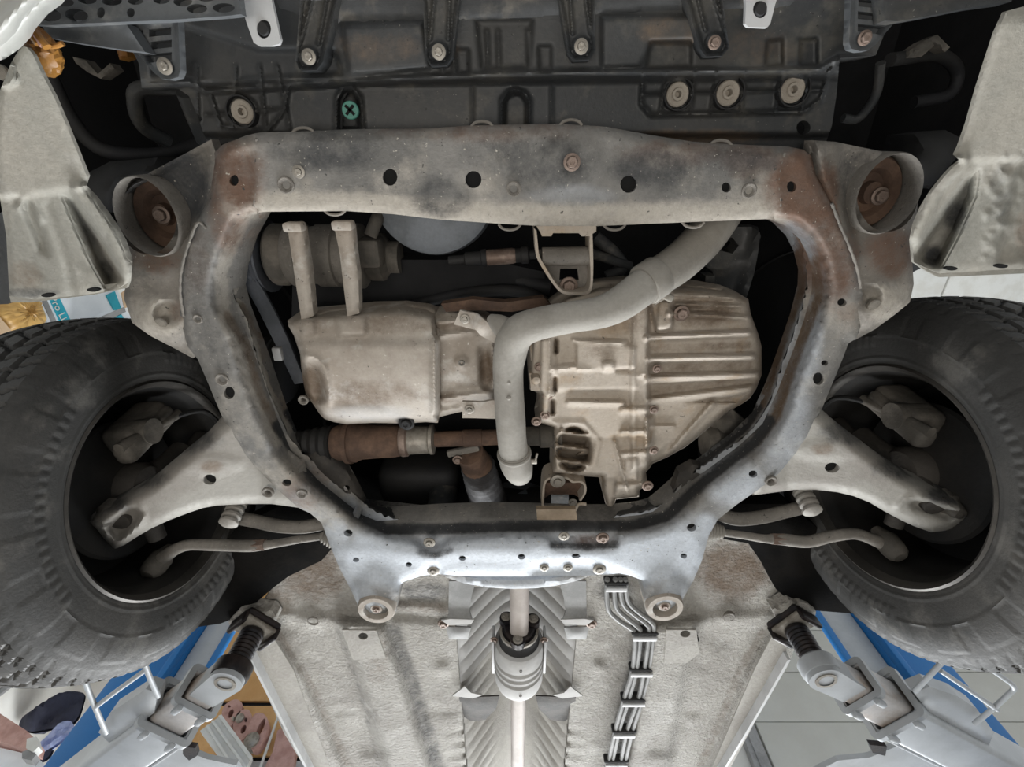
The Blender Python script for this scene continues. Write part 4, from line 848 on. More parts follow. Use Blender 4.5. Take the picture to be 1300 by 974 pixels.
for mir in (0,1):                                                        # flat ears by which the shield is bolted up
    f=(lambda pts:[(1314-a,b) for a,b in pts]) if mir else (lambda pts:pts)
    rnd=lambda X,Y,sd:-0.004*(1-ss(0,5,sd))
    relief('flange_ear',f([(570,738),(604,738),(598,760),(596,776),(600,788),(569,790)]),HF-0.004,M['line'],t,0.004,(),5,lambda X,Y,sd:0.012*ss(778,788,Y))
    relief('flange_ear',f([(583,886),(634,884),(630,900),(616,914),(598,916),(585,908)]),lambda X,Y:HF-0.006+0.03*ss(886,914,Y),M['knuckle2'],t,0.004,(),5,rnd)  # dark material paints the shade on this ear
    relief('flange_tip',f([(574,884),(590,872),(598,880),(612,883),(600,887)]),HF-0.014,M['foil'],t,0.004,(),4,None)
    relief('flange_tip',f([(560,788),(572,786),(602,787),(598,793),(570,794)]),HF-0.016,M['foil'],t,0.004,(),4,None)
    relief('folded_lug',f([(566,796),(598,797),(594,812),(570,812)]),HF-0.006,M['line'],t,0.004,(),4,rnd)
    bolt(*f([(563,792)])[0],HF-0.006,5,t,'hex_bolt')
# ------------------------------------------------------------------ propeller shaft
t=thing('propeller_shaft','dusty propeller shaft with silver finned joint cover under the tunnel','propeller shaft',P(665,850,0.82))
xs=TX+0.006
def ys(py,h): return P(665,py,h).y
zc=CZ+0.80
mk('front_tube',*lathe([(0,0.85),(0.0235,0.85),(0.0235,1.10),(0,1.10)],(xs,0,CZ+0.85),(0,1,-0.045),28),M['shaft'],t)
f0=Vector((xs,1.085,zc+0.012)); fd=Vector((0,1,-0.03))
fl=MB(); fl.add(lathe([(0,0),(0.036,0),(0.040,0.004),(0.040,0.012),(0,0.012)],f0,fd,28))
for a in (25,145,265):
    e=Vector((math.cos(math.radians(a)),0,math.sin(math.radians(a)))); fl.add(lathe([(0,-0.004),(0.019,-0.004),(0.019,0.014),(0,0.014)],f0+e*0.038,fd,18))
V=fl.V; 
mk('coupling_flange',fl.V,fl.F,M['screw'],t)
for a in (25,145,265):
    e=Vector((math.cos(math.radians(a)),0,math.sin(math.radians(a)))); q=Vector((0,0,-1)).rotation_difference(-fd.normalized()); inst(PROTO['zinc_hex_bolt'],'bolt',t,f0+e*0.041-fd*0.006,q,0.008)
mk('flange_band',*lathe([(0.044,0.012),(0.05,0.012),(0.05,0.02),(0.044,0.02)],f0,fd,36),M['zinc'],t)
mk('joint_boot',*lathe([(0.03,0.0),(0.05,0.004),(0.053,0.03),(0.056,0.06),(0,0.06)],f0+fd*0.015,fd,36),M['black'],t)
pr=[(0.050,0.045),(0.0615,0.05),(0.064,0.06),(0.064,0.098),(0.0605,0.102),(0.0605,0.108),(0.064,0.112),(0.064,0.120),(0.0605,0.124),(0.0605,0.130),(0.064,0.134),(0.064,0.142),(0.0605,0.146),(0.0605,0.152),(0.064,0.156),(0.064,0.19),(0.060,0.205),(0.045,0.215),(0.02,0.218)]
mk('joint_cover',*lathe(pr,f0,fd,44),M['foil'],t)
for s in (-1,1):
    mk('side_bracket',*box(f0+fd*0.095+Vector((s*0.067,0,0.005)),(0.007,0.125,0.05),None,0.002),M['strap'],t)
    inst(PROTO['hex_bolt'],'bolt',t,f0+fd*0.035+Vector((s*0.064,0,-0.012)),spin(),0.007)
for k in (0.078,0.175): mk('vent_hole',*lathe([(0.0035,-0.001),(0.0035,0.001),(0,0.001)],f0+fd*k+Vector((0.004,0,-0.0640)),(0,0,1),10),M['hole'],t)
mk('rear_tube',*lathe([(0,0.2),(0.0215,0.2),(0.0215,0.95),(0,0.95)],f0,Vector((0,1,0.0)),28),M['shaft'],t)
# ------------------------------------------------------------------ fuel and brake lines with their clips
t=thing('fuel_lines','bundle of four grey fuel lines in black clips beside the tunnel','pipes',P(805,850,0.83))
LN=[[(771,735),(770,755),(773,775),(786,788),(799,797),(806,806),(803,850),(792,888),(781,928),(769,985),(762,1030)],
    [(781,735),(780,755),(783,772),(796,785),(808,795),(813,805),(808,850),(798,888),(786,928),(774,985),(767,1030)],
    [(788,735),(788,752),(792,768),(806,781),(819,791),(824,803),(818,850),(810,888),(796,928),(785,985),(778,1030)],
    [(794,735),(795,752),(799,766),(813,779),(826,789),(830,801),(825,850),(816,888),(803,928),(790,985),(783,1030)]]
for l in LN: mk('fuel_line',*tube([P(a,b,0.825) for a,b in l],2.9*mpp(800,850,0.825),8,5),M['line'],t)
for a,b,w_ in ((782,741,30),(818,804,34),(814,850,31),(804,888,32),(792,928,31),(782,966,31)):
    p=P(a,b,0.825); ww=w_*mpp(a,b,0.825)
    cl=mk('line_clip',*box(p+Vector((0,-0.005,0.004)),(ww,0.012,0.026),None,0.004),M['black'],t)
    mk('clip_plate',*box(p+Vector((0,0.009,-0.010)),(ww*0.9,0.014,0.006),None,0.002),M['strap'],cl)
# ------------------------------------------------------------------ wheelhouse rear liners and body shell in the dark
for lab,pts in (('black felt liner behind the wheel on the oil pan side',[(425,640),(436,680),(408,712),(366,732),(345,748),(322,768),(300,784),(280,792),(252,796),(228,790),(262,720),(300,670),(360,640)]),
                ('black felt liner behind the wheel on the gearbox side',[(900,640),(915,684),(950,690),(968,716),(985,748),(1008,768),(1032,775),(1092,780),(1120,785),(1090,730),(1050,680),(1000,640)])):
    o=relief('wheelhouse_liner',pts,lambda X,Y:0.85-0.01*ss(690,790,Y),M['felt'],None,0.04,(),9,lambda X,Y,sd:0.012*np.sqrt(np.clip(sd/16,0,1))+ridge(X,Y,[(965,690),(985,750)],10,0.01)+ridge(X,Y,[(1000,650),(1010,720),(1040,770)],8,0.01))
    tag(o,lab,'liner','wheelhouse liners')
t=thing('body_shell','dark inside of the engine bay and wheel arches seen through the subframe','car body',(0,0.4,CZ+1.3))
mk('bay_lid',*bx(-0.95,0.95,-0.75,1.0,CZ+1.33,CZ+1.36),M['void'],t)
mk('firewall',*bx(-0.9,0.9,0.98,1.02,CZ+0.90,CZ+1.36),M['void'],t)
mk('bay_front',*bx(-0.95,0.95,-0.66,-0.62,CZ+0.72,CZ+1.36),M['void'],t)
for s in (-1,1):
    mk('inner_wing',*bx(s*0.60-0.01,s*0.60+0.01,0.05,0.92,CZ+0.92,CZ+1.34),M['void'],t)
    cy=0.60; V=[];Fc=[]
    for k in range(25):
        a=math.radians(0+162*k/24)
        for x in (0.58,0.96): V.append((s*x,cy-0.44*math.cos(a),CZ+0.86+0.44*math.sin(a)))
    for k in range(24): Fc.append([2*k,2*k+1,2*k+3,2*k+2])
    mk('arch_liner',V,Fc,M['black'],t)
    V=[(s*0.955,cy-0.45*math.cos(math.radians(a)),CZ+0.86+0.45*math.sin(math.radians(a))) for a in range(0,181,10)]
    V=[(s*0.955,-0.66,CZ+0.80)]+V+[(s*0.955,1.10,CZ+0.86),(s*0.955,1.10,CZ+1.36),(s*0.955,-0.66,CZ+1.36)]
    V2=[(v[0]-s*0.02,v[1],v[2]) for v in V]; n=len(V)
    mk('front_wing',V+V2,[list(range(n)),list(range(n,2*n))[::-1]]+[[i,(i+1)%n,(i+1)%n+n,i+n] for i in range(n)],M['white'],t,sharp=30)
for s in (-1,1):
    mk('inner_wing',*bx(s*0.90-0.01,s*0.90+0.01,-0.64,0.17,CZ+0.80,CZ+1.34),M['void'],t)  # black panels added to darken the front corners
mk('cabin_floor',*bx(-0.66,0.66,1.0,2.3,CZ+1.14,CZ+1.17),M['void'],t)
# ------------------------------------------------------------------ front undertray
t=thing('undertray','dark grey ribbed plastic undertray ahead of the front beam','undertray',P(650,80,0.78))
HU=0.775
UT=[(160,-40),(1180,-40),(1150,0),(1128,30),(1112,70),(1066,74),(1062,120),(1056,160),(1040,205),(880,210),(700,190),(500,190),(330,190),(262,180),(252,150),(240,122),(225,112),(180,112),(176,80),(150,30)]
def ut_prof(X,Y,sd):
    top=ss(112,98,Y+0.012*(X-430)); z=0.0*X+0.030*top
    z-=0.028*ss(168,176,Y)
    z+=ridge(X,Y,[(180,110),(240,106),(262,116),(430,106),(640,94),(870,91),(1040,88),(1066,73),(1130,76)],5,0.014)
    for x in (560,575,618,632,670): z+=ridge(X,Y,[(x,40),(x+2,92)],3,0.006)
    z-=flat(X,Y,[(600,20),(680,20),(676,90),(608,92)],8,0.012)
    z-=flat(X,Y,[(180,10),(330,60),(430,60),(440,98),(270,108),(190,100)],8,0.010)
    z+=flat(X,Y,[(430,28),(540,24),(550,90),(440,98)],8,0.008)+flat(X,Y,[(760,18),(890,16),(900,60),(830,58),(815,88),(760,90)],8,0.008)
    z-=flat(X,Y,[(822,50),(880,48),(880,88),(818,90)],5,0.010)+flat(X,Y,[(970,50),(996,46),(996,86),(968,88)],5,0.010)+flat(X,Y,[(1012,48),(1040,46),(1040,86),(1012,88)],5,0.010)
    for a,b in (((585,60),(588,96)),((690,56),(692,94))): z-=flat(X,Y,[(a[0]-9,a[1]),(a[0]+12,a[1]),(b[0]+10,b[1]),(b[0]-9,b[1])],4,0.008)
    # lattice of ribs on the lower strip
    for x0,x1 in ((250,252),(300,296),(330,338),(352,368)): z+=ridge(X,Y,[(x0,84),(x1,162)],2.2,0.008)
    z+=ridge(X,Y,[(262,146),(362,138)],2.2,0.008)+ridge(X,Y,[(268,122),(280,160),(340,166),(362,140),(366,112)],2.5,0.010)
    for x0,x1 in ((845,838),(882,876),(910,902),(946,940),(994,984),(1028,1016)): z+=ridge(X,Y,[(x0,92),(x1,144)],2.2,0.009)
    z+=ridge(X,Y,[(816,120),(1046,114)],2.2,0.009)+ridge(X,Y,[(816,96),(814,132),(826,146),(1020,142),(1042,126),(1052,92),(1066,76)],3,0.012)
    for c,r_ in (((308,142),17),((860,120),17),((924,118),17),((1006,114),18)): z+=0.010*(1-ss(1.5,3.5,np.abs(np.hypot(X-c[0],Y-c[1])-r_)))
    z+=ridge(X,Y,[(637,170),(637,128),(645,116),(655,113),(665,117),(672,128),(672,170)],2.5,0.010)-flat(X,Y,[(639,170),(639,128),(648,118),(662,118),(670,128),(670,170)],3,0.02)
    z+=ridge(X,Y,[(427,170),(428,124),(436,112),(448,112),(458,124),(462,170)],3,0.010)-flat(X,Y,[(430,166),(430,126),(438,116),(448,116),(456,126),(459,166)],3,0.03)
    for x in (600,700): z+=ridge(X,Y,[(x,106),(x,158)],2,0.006)
    return z
relief('tray_panel',UT,HU,M['plast2'],t,0.015,[ell(1020,162,9,9)],2.6,ut_prof,0,dict(brown=[(880,175,130,18,0.5),(480,60,90,30,0.35),(850,40,60,30,0.4),(560,60,40,30,0.3),(960,60,80,40,0.25)],dark=[(640,60,40,40,0.3)]),cap=True,sharp=50,dcap=HU,it=1)
relief('front_edge',[(340,-40),(1010,-40),(1010,10),(880,14),(740,20),(560,26),(420,30),(352,12)],0.74,M['plast'],t,0.02,(),7,lambda X,Y,sd:-0.006*(1-np.sqrt(1-np.clip(1-sd/6,0,1)**2)))
for px,py,wt in ((392,72,34),(557,66,34),(738,59,34),(907,54,36)):                # V-shaped tongues with a bolt
    s=wt/34.0; k_=(px-650)*0.02
    tg=[(px-26*s-k_*3,py-78),(px+22*s-k_*3,py-78),(px+19*s-k_,py-20),(px+18*s,py+6),(px+10*s,py+17),(px-10*s,py+18),(px-17*s,py+8),(px-20*s-k_,py-20)]
    def tp(X,Y,sd,px=px,py=py,s=s,k_=k_): return 0.010*(1-ss(2,4.5,sd))+ridge(X,Y,[(px-10*s-k_*3,py-78),(px-11*s,py-16)],2.5,0.006)+ridge(X,Y,[(px+8*s-k_*3,py-78),(px+12*s,py-16)],2.5,0.006)+0.006*(1-ss(11,13,np.hypot(X-px,Y-py)))
    relief('mounting_tongue',tg,0.735,M['plast2'],t,0.03,(),2.2,tp,it=1)
    bolt(px,py,0.724,5.6,t,'zinc_hex_bolt' if px<900 else 'hex_bolt')
for px,py,mir,lb in ((207,84,1,None),(1100,48,-1,None)):                                # corner brackets with slots
    f=lambda pts:[(px+mir*a,py+b) for a,b in pts]
    tg=f([(-62,-50),(-48,-54),(16,-60),(19,-58),(22,6),(19,14),(8,17),(-2,16),(-12,8)])
    hs=[f(q) for q in ([(-42,-43),(-26,-46),(-26,-36),(-36,-34)],[(-18,-47),(10,-50),(10,-40),(-18,-37)],[(-32,-28),(-22,-30),(-22,-19),(-26,-18)],[(-16,-31),(11,-34),(11,-24),(-16,-21)],[(-24,-14),(11,-18),(11,-8),(-18,-4)])]
    relief('corner_bracket',tg,0.70,M['trim'],t,0.012,hs,2.5,lambda X,Y,sd:0.006*(1-ss(2,4,sd)))
    bolt(px+mir*2,py,0.694,6,t,'zinc_hex_bolt' if mir==1 else 'hex_bolt')
for px,py,r in ((308,142,14),(860,120,14),(924,118,14.5),(1006,114,15)):
    bolt(px,py,0.762,r,t,'big_washer','washer'); 
    bolt(px,py,0.768,r,t,'washer_cup','washer_cup')
g=inst(PROTO['round_plug'],'green_clip',t,P(445,140,0.765),None,10.5*mpp(445,140,0.765)); g.data=proto('clip_disc',MB().add(lathe([(0,0.3),(1,0.3),(1,-0.1),(0.9,-0.2),(0,-0.22)],(0,0,0),(0,0,1),24)),'green'); g['label']='mint green push clip with a cross slot'
for a in (45,-45):
    mk('cross_slot',*box(P(445,140,0.765)+Vector((0,0,-0.0040)),(0.016,0.0034,0.002),Matrix.Rotation(math.radians(a),3,'Z'),0),M['hole'],t)
for (x0,x1,x2,x3,y1,cx,cy,lab) in ((303,338,356,322,56,335,37,'pale metal strap with oval black grommet, above the green clip'),(949,990,978,946,33,965,12,'pale metal strap with oval black grommet, beside the rusty tongue bolt')):
    tt=thing('strap',lab,'strap',P(cx,cy,0.69),'pale straps on the undertray')
    if x0<500: pts=[(298,-30),(338,-30),(348,14),(356,50),(354,56),(346,58),(328,58),(322,54),(312,26)]
    else: pts=[(944,-30),(996,-30),(984,6),(978,30),(974,35),(950,34),(946,30),(947,4)]
    relief('strap_plate',pts,0.69,M['strap'],tt,0.006,[ell(cx,cy,9,12 if x0<500 else 11,0,20)],4,None)
    mk('grommet',*lathe([(0.0,-0.004),(0.006,-0.004),(0.008,0.0),(0.012,0.002),(0.0145,-0.001),(0.0145,0.008),(0,0.008)],P(cx,cy,0.692),(0,0,1),24),M['black'],tt)
# honeycomb grille edge and side strips
t=thing('lower_grille','grey honeycomb bumper grille edge in the top corner beside the amber wrap','grille',P(200,10,0.66))
hs=[]
for row,(y0,x0) in enumerate(((24,44),(17,62),(2,66),(3,112))): pass
for cx,cy,rx,ry in ((63,19,15,8),(97,19,15,8),(45,24,6,6),(80,2,14,6),(110,-2,13,7),(142,1,13,6),(172,1,10,5),(205,-1,11,6),(232,2,12,6),(250,11,13,6),(284,10,14,6),(262,-4,13,6),(128,16,5,7),(166,16,5,6)):
    hs.append(ell(cx,cy,rx,ry,8 if cx<140 else 0,18))
relief('grille_panel',[(20,-20),(300,-30),(306,18),(290,20),(222,25),(150,28),(60,32),(38,30)],0.66,M['trim'],t,0.012,hs,2.6,lambda X,Y,sd:0.005*(1-ss(1.5,4,sd)))
relief('side_strip',[(50,27),(150,26),(160,30),(184,66),(150,62),(96,54),(62,48)],0.68,M['trim'],t,0.02,(),5,lambda X,Y,sd:0.004*(1-ss(1.5,4,sd)))
relief('back_panel',[(10,-30),(320,-30),(310,30),(60,40)],0.76,M['void'],t,0.01,(),12,None)
o=relief('grille_strip',[(1120,-20),(1300,-24),(1284,2),(1240,8),(1180,20),(1140,27),(1124,26)],0.68,M['plast2'],None,0.02,(),6,lambda X,Y,sd:0.005*(1-ss(1.5,4,sd)))
tag(o,'dark plastic strip at the undertray corner on the gearbox side','strip')
# ------------------------------------------------------------------ splash shields in front of the wheels
SL=[(27,58),(34,60),(41,68),(54,95),(68,122),(81,152),(96,188),(110,223),(106,236),(120,250),(136,272),(149,291),(157,306),(165,330),(163,358),(150,366),(135,370),(110,374),(80,377),(40,380),(12,376),(10,340),(8,300),(3,270),(-2,240),(-8,180),(-2,120),(14,80)]
SR=[(1278,14),(1300,8),(1330,60),(1335,200),(1330,340),(1300,341),(1260,343),(1220,346),(1192,347),(1175,340),(1160,333),(1158,305),(1162,285),(1172,262),(1184,243),(1199,224),(1210,212),(1222,203),(1214,196),(1219,186),(1230,155),(1243,110),(1256,70),(1266,40)]
def sh_l(X,Y,sd):
    z=-0.003*(1-ss(0,7,sd))-0.03*ss(236,244,Y+0.12*(X-100))*0.3
    z-=flat(X,Y,[(74,242),(94,250),(130,300),(160,356),(134,370),(116,340),(94,290)],10,0.042)
    z+=ridge(X,Y,[(100,240),(140,296),(162,345)],12,0.014)
    z-=flat(X,Y,[(22,256),(40,248),(62,300),(70,334),(46,322),(28,280)],14,0.012)
    z+=ridge(X,Y,[(24,264),(30,250),(40,250),(52,280)],5,0.006)
    z-=ridge(X,Y,[(60,262),(84,330),(92,372)],8,0.003)
    z+=flat(X,Y,[(-8,70),(14,74),(24,104),(12,112),(-8,112)],4,0.012)-dome(X,Y,2,92,13,15,0.014)
    return z
def sh_r(X,Y,sd):
    z=-0.003*(1-ss(0,7,sd))-0.009*ss(200,208,Y)
    z-=flat(X,Y,[(1246,208),(1240,250),(1218,300),(1196,342),(1182,340),(1156,332),(1172,300),(1200,258),(1224,226)],10,0.042)
    z+=ridge(X,Y,[(1222,205),(1190,240),(1162,300)],12,0.014)
    rn=np.random.default_rng(3)
    for _ in range(60):
        a=rn.uniform(1250,1300); b=rn.uniform(200,330); z+=dome(X,Y,a,b,rn.uniform(3,8),rn.uniform(3,7),rn.uniform(0.001,0.004))
    z-=flat(X,Y,[(1296,190),(1330,190),(1330,335),(1262,335),(1272,270)],10,0.012)
    return z
for lab,A,pf,st,slots in (('dusty pale plastic splash shield with dark groove, beside the amber wrap',SL,sh_l,dict(brown=[(30,350,40,30,0.35),(20,170,30,60,0.2)],dark=[(112,300,20,26,0.35),(134,345,18,24,0.5),(30,372,60,10,0.5)]),[(60,375),(118,368)]),
                 ('dusty pale plastic splash shield with dark groove and flaking edge, on the gearbox side',SR,sh_r,dict(rust=[(1300,295,20,40,0.4)],dark=[(1215,275,26,34,0.6),(1186,325,20,20,0.8),(1270,250,22,60,0.35)]),[(1208,341),(1272,338)])):
    t=thing('splash_shield',lab,'splash shield',P(A[12][0],A[12][1],0.62),'splash shields')
    relief('shield_plate',A,lambda X,Y:0.585+0.055*np.clip((Y-30)/340,0,1.1),M['shield'],t,0.005,(),3,pf,0,st,sharp=50)  # dark spots paint shade into the groove
    for a,b in slots: plug(t,a,b,8,2.6,0.585+0.055*(b-30)/340.0,-0.004,1.0)  # dark discs stand in for the unlit slots
    relief('bottom_lip',[(12,376),(163,358),(160,366),(120,374),(40,384),(14,384)] if A is SL else [(1160,333),(1192,346),(1330,339),(1330,346),(1192,352),(1176,344)],0.655,M['shield'],t,0.005,(),5,None)
bolt(2,92,0.612,9,bpy.data.objects['splash_shield'],'round_plug','push_rivet')
o=relief('liner_edge',[(-30,290),(4,268),(10,300),(22,330),(30,352),(34,376),(10,386),(-30,388)],0.69,M['plast'],None,0.02,(),6,lambda X,Y,sd:ridge(X,Y,[(4,270),(20,330),(32,374)],5,0.008)); tag(o,'ragged dark liner edge beside the splash shield, oil pan side','liner')
o=relief('bumper_corner',[(-60,-60),(106,-60),(66,0),(47,14),(32,32),(25,44),(12,58),(-8,72),(-60,90)],lambda X,Y:0.56+0.0*X,M['bumper'],None,0.012,(),5,lambda X,Y,sd:-0.02*(1-np.sqrt(1-np.clip(1-sd/18,0,1)**2))+ridge(X,Y,[(70,-40),(20,10),(-20,50)],7,0.008)-ridge(X,Y,[(50,-40),(6,6),(-30,40)],7,0.006),it=6); tag(o,'glossy white bumper corner beside the amber wrap','bumper')
t=thing('tape_wrap','crumpled amber tape wrap hanging at the white bumper corner','wrap',P(58,62,0.64))
rn=np.random.default_rng(8)
V,Fc=tube([P(30,30,0.62),P(44,46,0.625),P(54,64,0.63),P(58,80,0.635),P(54,92,0.64)],[0.005,0.012,0.016,0.014,0.004],24,6)
V=[Vector(v)+Vector(tuple(rn.normal(0,0.0008,3))) for v in V]; mk('wrap_body',V,Fc,M['amber'],t,sharp=20)
for q in ([(28,30),(38,40),(50,56)],[(34,28),(46,44),(56,58)],[(40,34),(50,48),(60,60)]): mk('wrap_strand',*tube([P(a,b,0.612) for a,b in q],0.0045,8,4),M['rosy'] if q[0][0]==34 else M['amber'],t)
mk('zip_tail',*tube([P(62,59,0.62),P(72,58,0.62),P(80,55,0.62)],0.0026,8,3),M['amber'],t)
# faint things in the dark corners ahead of the wheels
for lab,pts,r_,m0 in (('thick black hose loop in the dark corner above the oil pan side cup',[(250,112,0.95),(182,112,0.9),(172,130,0.9),(182,160,0.92),(215,180,0.95)],0.012,'plast2'),
    ('long black cable curving through the dark corner below the grille strip',[(60,90,0.95),(90,150,0.95),(130,190,0.95),(200,196,0.98),(260,180,1.0)],0.012,'black'),
    ('black strut slanting past the undertray end',[(238,118,0.86),(250,150,0.88),(262,178,0.9)],0.016,'plast2'),
    ('black cable loop in the dark corner on the gearbox side',[(1130,76,0.9),(1190,70,0.95),(1215,90,0.98),(1205,120,0.98),(1160,130,0.98)],0.010,'black'),
    ('thin black wire hanging under the undertray corner, gearbox side',[(1118,80,0.88),(1112,120,0.9),(1090,150,0.92),(1070,150,0.92)],0.007,'plast2')):
    o=mk('dark_hose',*tube([P(*q) for q in pts],r_,12,6),M[m0]); tag(o,lab,'hose')
for lab,pts,hh in (('small dusty grey connector among dark wires beside the corner bracket',[(92,72),(108,76),(124,94),(140,80),(146,88),(128,100),(112,92),(96,80)],0.9),('dusty grey hook in the dark corner on the gearbox side',[(1172,52),(1190,44),(1206,60),(1200,66),(1186,58),(1170,72),(1150,74),(1152,66)],0.9),('amber lamp bulb end above the corner bracket bolt',[(148,64),(160,62),(162,72),(152,76)],0.88)):
    o=relief('connector',pts,hh,M['knuckle'] if 'amber' not in lab else M['amber'],None,0.02,(),4,lambda X,Y,sd:0.008*np.sqrt(np.clip(sd/5,0,1))); tag(o,lab,'connector')
for s,lab,pts in ((1,'dark grey body rail end beside the oil pan side cup',[(100,225),(140,205),(200,200),(215,220),(160,240),(140,270),(115,260)]),(-1,'dark grey body rail end beside the gearbox side cup',[(1160,170),(1200,165),(1230,180),(1215,200),(1180,240),(1165,230),(1150,200)])):
    o=relief('body_rail',pts,0.86,M['black'],None,0.06,(),8,lambda X,Y,sd:0.03*np.sqrt(np.clip(sd/20,0,1))); tag(o,lab,'rail')
# ------------------------------------------------------------------ lift: columns, arms, pads
def column(s,x0,x1,x2,x3,y,lab):
    t=thing('lift_column',lab,'lift column',(s*(x0+x1)/2,y,0),'lift columns')
    mk('post',*bx(min(s*x0,s*x1),max(s*x0,s*x1),y,y+0.18,0,CZ+2.5,0.012),M['blue'],t)
    fx=s*x0+(s*(x1-x0))*0.12; mk('post_fold',*bx(min(s*x0,fx),max(s*x0,fx),y-0.03,y+0.01,0,CZ+2.5,0.006),M['blue'],t)
    mk('carriage',*bx(min(s*x2,s*x0),max(s*x2,s*x0),y+0.03,y+0.06,0.9,CZ+2.5,0.012),M['lift'],t)
    mk('inner_post',*bx(min(s*x3,s*x2),max(s*x3,s*x2),y,y+0.03,0,CZ+2.5,0.006),M['blue'],t)
column(-1,1.39,1.62,1.265,1.235,1.9,'blue steel lift column with grey carriage, on the side of the plywood board')
column(1,1.435,1.645,1.29,1.262,1.72,'blue steel lift column with grey carriage, on the side of the white garage door')
def lift_arm(s,pad,head,end,lab_arm,lab_pad):
    # pad: px of the rubber pad, head: px of the stem foot, end: px further out along the arm
    hb=0.655; p=P(*head,hb); e=P(*end,hb); d=(e-p); d.z=0; d.normalize(); R=frame_dir(d)
    t=thing('lift_arm_assembly',lab_arm,'lift arm',p,'lift arms')
    side=Vector((-d.y,d.x,0))
    zc_=CZ+hb+0.035
    q=Vector((p.x,p.y,zc_))
    # head plate with round nose and threaded boss
    nose=[(0.037*math.cos(a),0.037*math.sin(a)) for a in np.linspace(math.pi/2,3*math.pi/2,13)]+[(0.10,-0.031),(0.10,0.031)]
    V=[q+R@Vector((a,b,-0.028)) for a,b in nose]+[q+R@Vector((a,b,0.018)) for a,b in nose]; n=len(nose)
    hd=mk('arm_head',V,[list(range(n))[::-1],list(range(n,2*n))]+[[i,(i+1)%n,(i+1)%n+n,i+n] for i in range(n)],M['lift'],t,sharp=30)
    mk('stem_bore',*lathe([(0.017,-0.0305),(0.024,-0.0305),(0.024,-0.026),(0.017,-0.026),(0.017,-0.01),(0,-0.01)],q,(0,0,1),24),M['zinc'],hd)
    mk('inner_tube',*boxtube(q+d*0.05,R,0.22,0.066,0.054,0.006,0.010),M['liftw'],t)
    mk('middle_tube',*boxtube(q+d*0.125+Vector((0,0,0.002)),R,0.32,0.090,0.074,0.007,0.012),M['liftw'],t)
    mk('outer_tube',*boxtube(q+d*0.245+Vector((0,0,0.004)),R,0.95,0.118,0.096,0.008,0.014),M['lift'],t)
    for a,w_,hh in ((0.118,0.108,0.092),(0.238,0.138,0.116)):
        mk('stop_collar',*boxtube(q+d*a+Vector((0,0,0.003)),R,0.016,w_,hh,0.014,0.014),M['lift'],t)
    for a,ww in ((0.130,0.03),(0.255,0.034)):
        for sd_ in (-1,1):
            mk('stop_lug',*box(q+d*a+side*sd_*ww+Vector((0,0,-0.048 if a<0.2 else -0.058)),(0.03,0.014,0.014),R,0.004),M['lift'],t)
    # gussets and pivot hardware above the outer tube
    mk('gear_hub',*lathe([(0,-0.02),(0.03,-0.02),(0.034,-0.01),(0.034,0.03),(0,0.03)],q+d*0.5+side*(0.05*s)+Vector((0,0,0.0)),(0,0,1),20),M['lift'],t)
    mk('side_plate',*box(q+d*0.40+side*(0.066*s),(0.30,0.010,0.07),R,0.004),M['lift'],t)
    brp,hk=([(176,985),(182,972),(228,950),(262,964),(300,972),(310,990)],[(232,948),(248,950),(250,960),(240,966),(232,958)]) if s<0 else ([(1150,943),(1196,966),(1210,990),(1020,990),(1040,978),(1064,966),(1104,962)],[(1104,946),(1126,948),(1124,960),(1108,956)])
    relief('arm_brace',brp,hb+0.012,M['lift'],t,0.012,(),6,None); relief('lock_hook',hk,hb-0.004,M['screw'],t,0.012,(),4,None)
    sx,sy=p.x,p.y
    tp=thing('lift_pad',lab_pad,'lift pad',(sx,sy,CZ+0.79),'lift pads')
    mk('screw_stem',*lathe([(0,-0.125)]+[(0.0265+(0.0022 if i%2 else 0),-0.125+i*0.005) for i in range(22)]+[(0.0265,-0.012),(0,-0.012)],(sx,sy,CZ+0.80),(0,0,1),26),M['screw'],tp)
    mk('stem_collar',*lathe([(0.028,-0.128),(0.040,-0.126),(0.042,-0.118),(0.042,-0.096),(0.036,-0.09),(0.028,-0.09)],(sx,sy,CZ+0.80),(0,0,1),28),M['screw'] if s<0 else M['lift'],tp)
    mk('pad_plate',*box((sx,sy,CZ+0.797),(0.070,0.085,0.012),R,0.004),M['zinc'],tp)
    mk('rubber_pad',*box((sx,sy,CZ+0.811),(0.080,0.096,0.018),R,0.009,2),M['screw'],tp)
    for a in (-1,1): mk('pad_wing',*box(Vector((sx,sy,CZ+0.80))+R@Vector((0.0,a*0.045,-0.006)),(0.07,0.012,0.034),R,0.004),M['screw'],tp)
lift_arm(-1,(315,805),(284,872),(120,991),'grey telescopic lift arm reaching in beside the plywood board','greasy black screw lift pad beside the plywood board')
lift_arm(1,(1015,805),(1051,868),(1215,955),'grey telescopic lift arm reaching in beside the white garage door','greasy black screw lift pad beside the white garage door')
for lab,pts in (('dusty folded sill bracket above the lift pad beside the plywood board',[(290,790),(304,774),(322,772),(346,776),(352,786),(334,800),(310,806),(294,800)]),('dusty folded sill bracket above the lift pad beside the white garage door',[(980,774),(1002,762),(1024,766),(1036,776),(1034,792),(1014,804),(992,798)])):
    o=relief('jacking_bracket',pts,0.826,M['pad'],None,0.03,(),4,lambda X,Y,sd:0.014*np.sqrt(np.clip(sd/10,0,1))+0.004*np.sin(X*0.4)*np.sin(Y*0.5)); tag(o,lab,'bracket','jacking brackets')
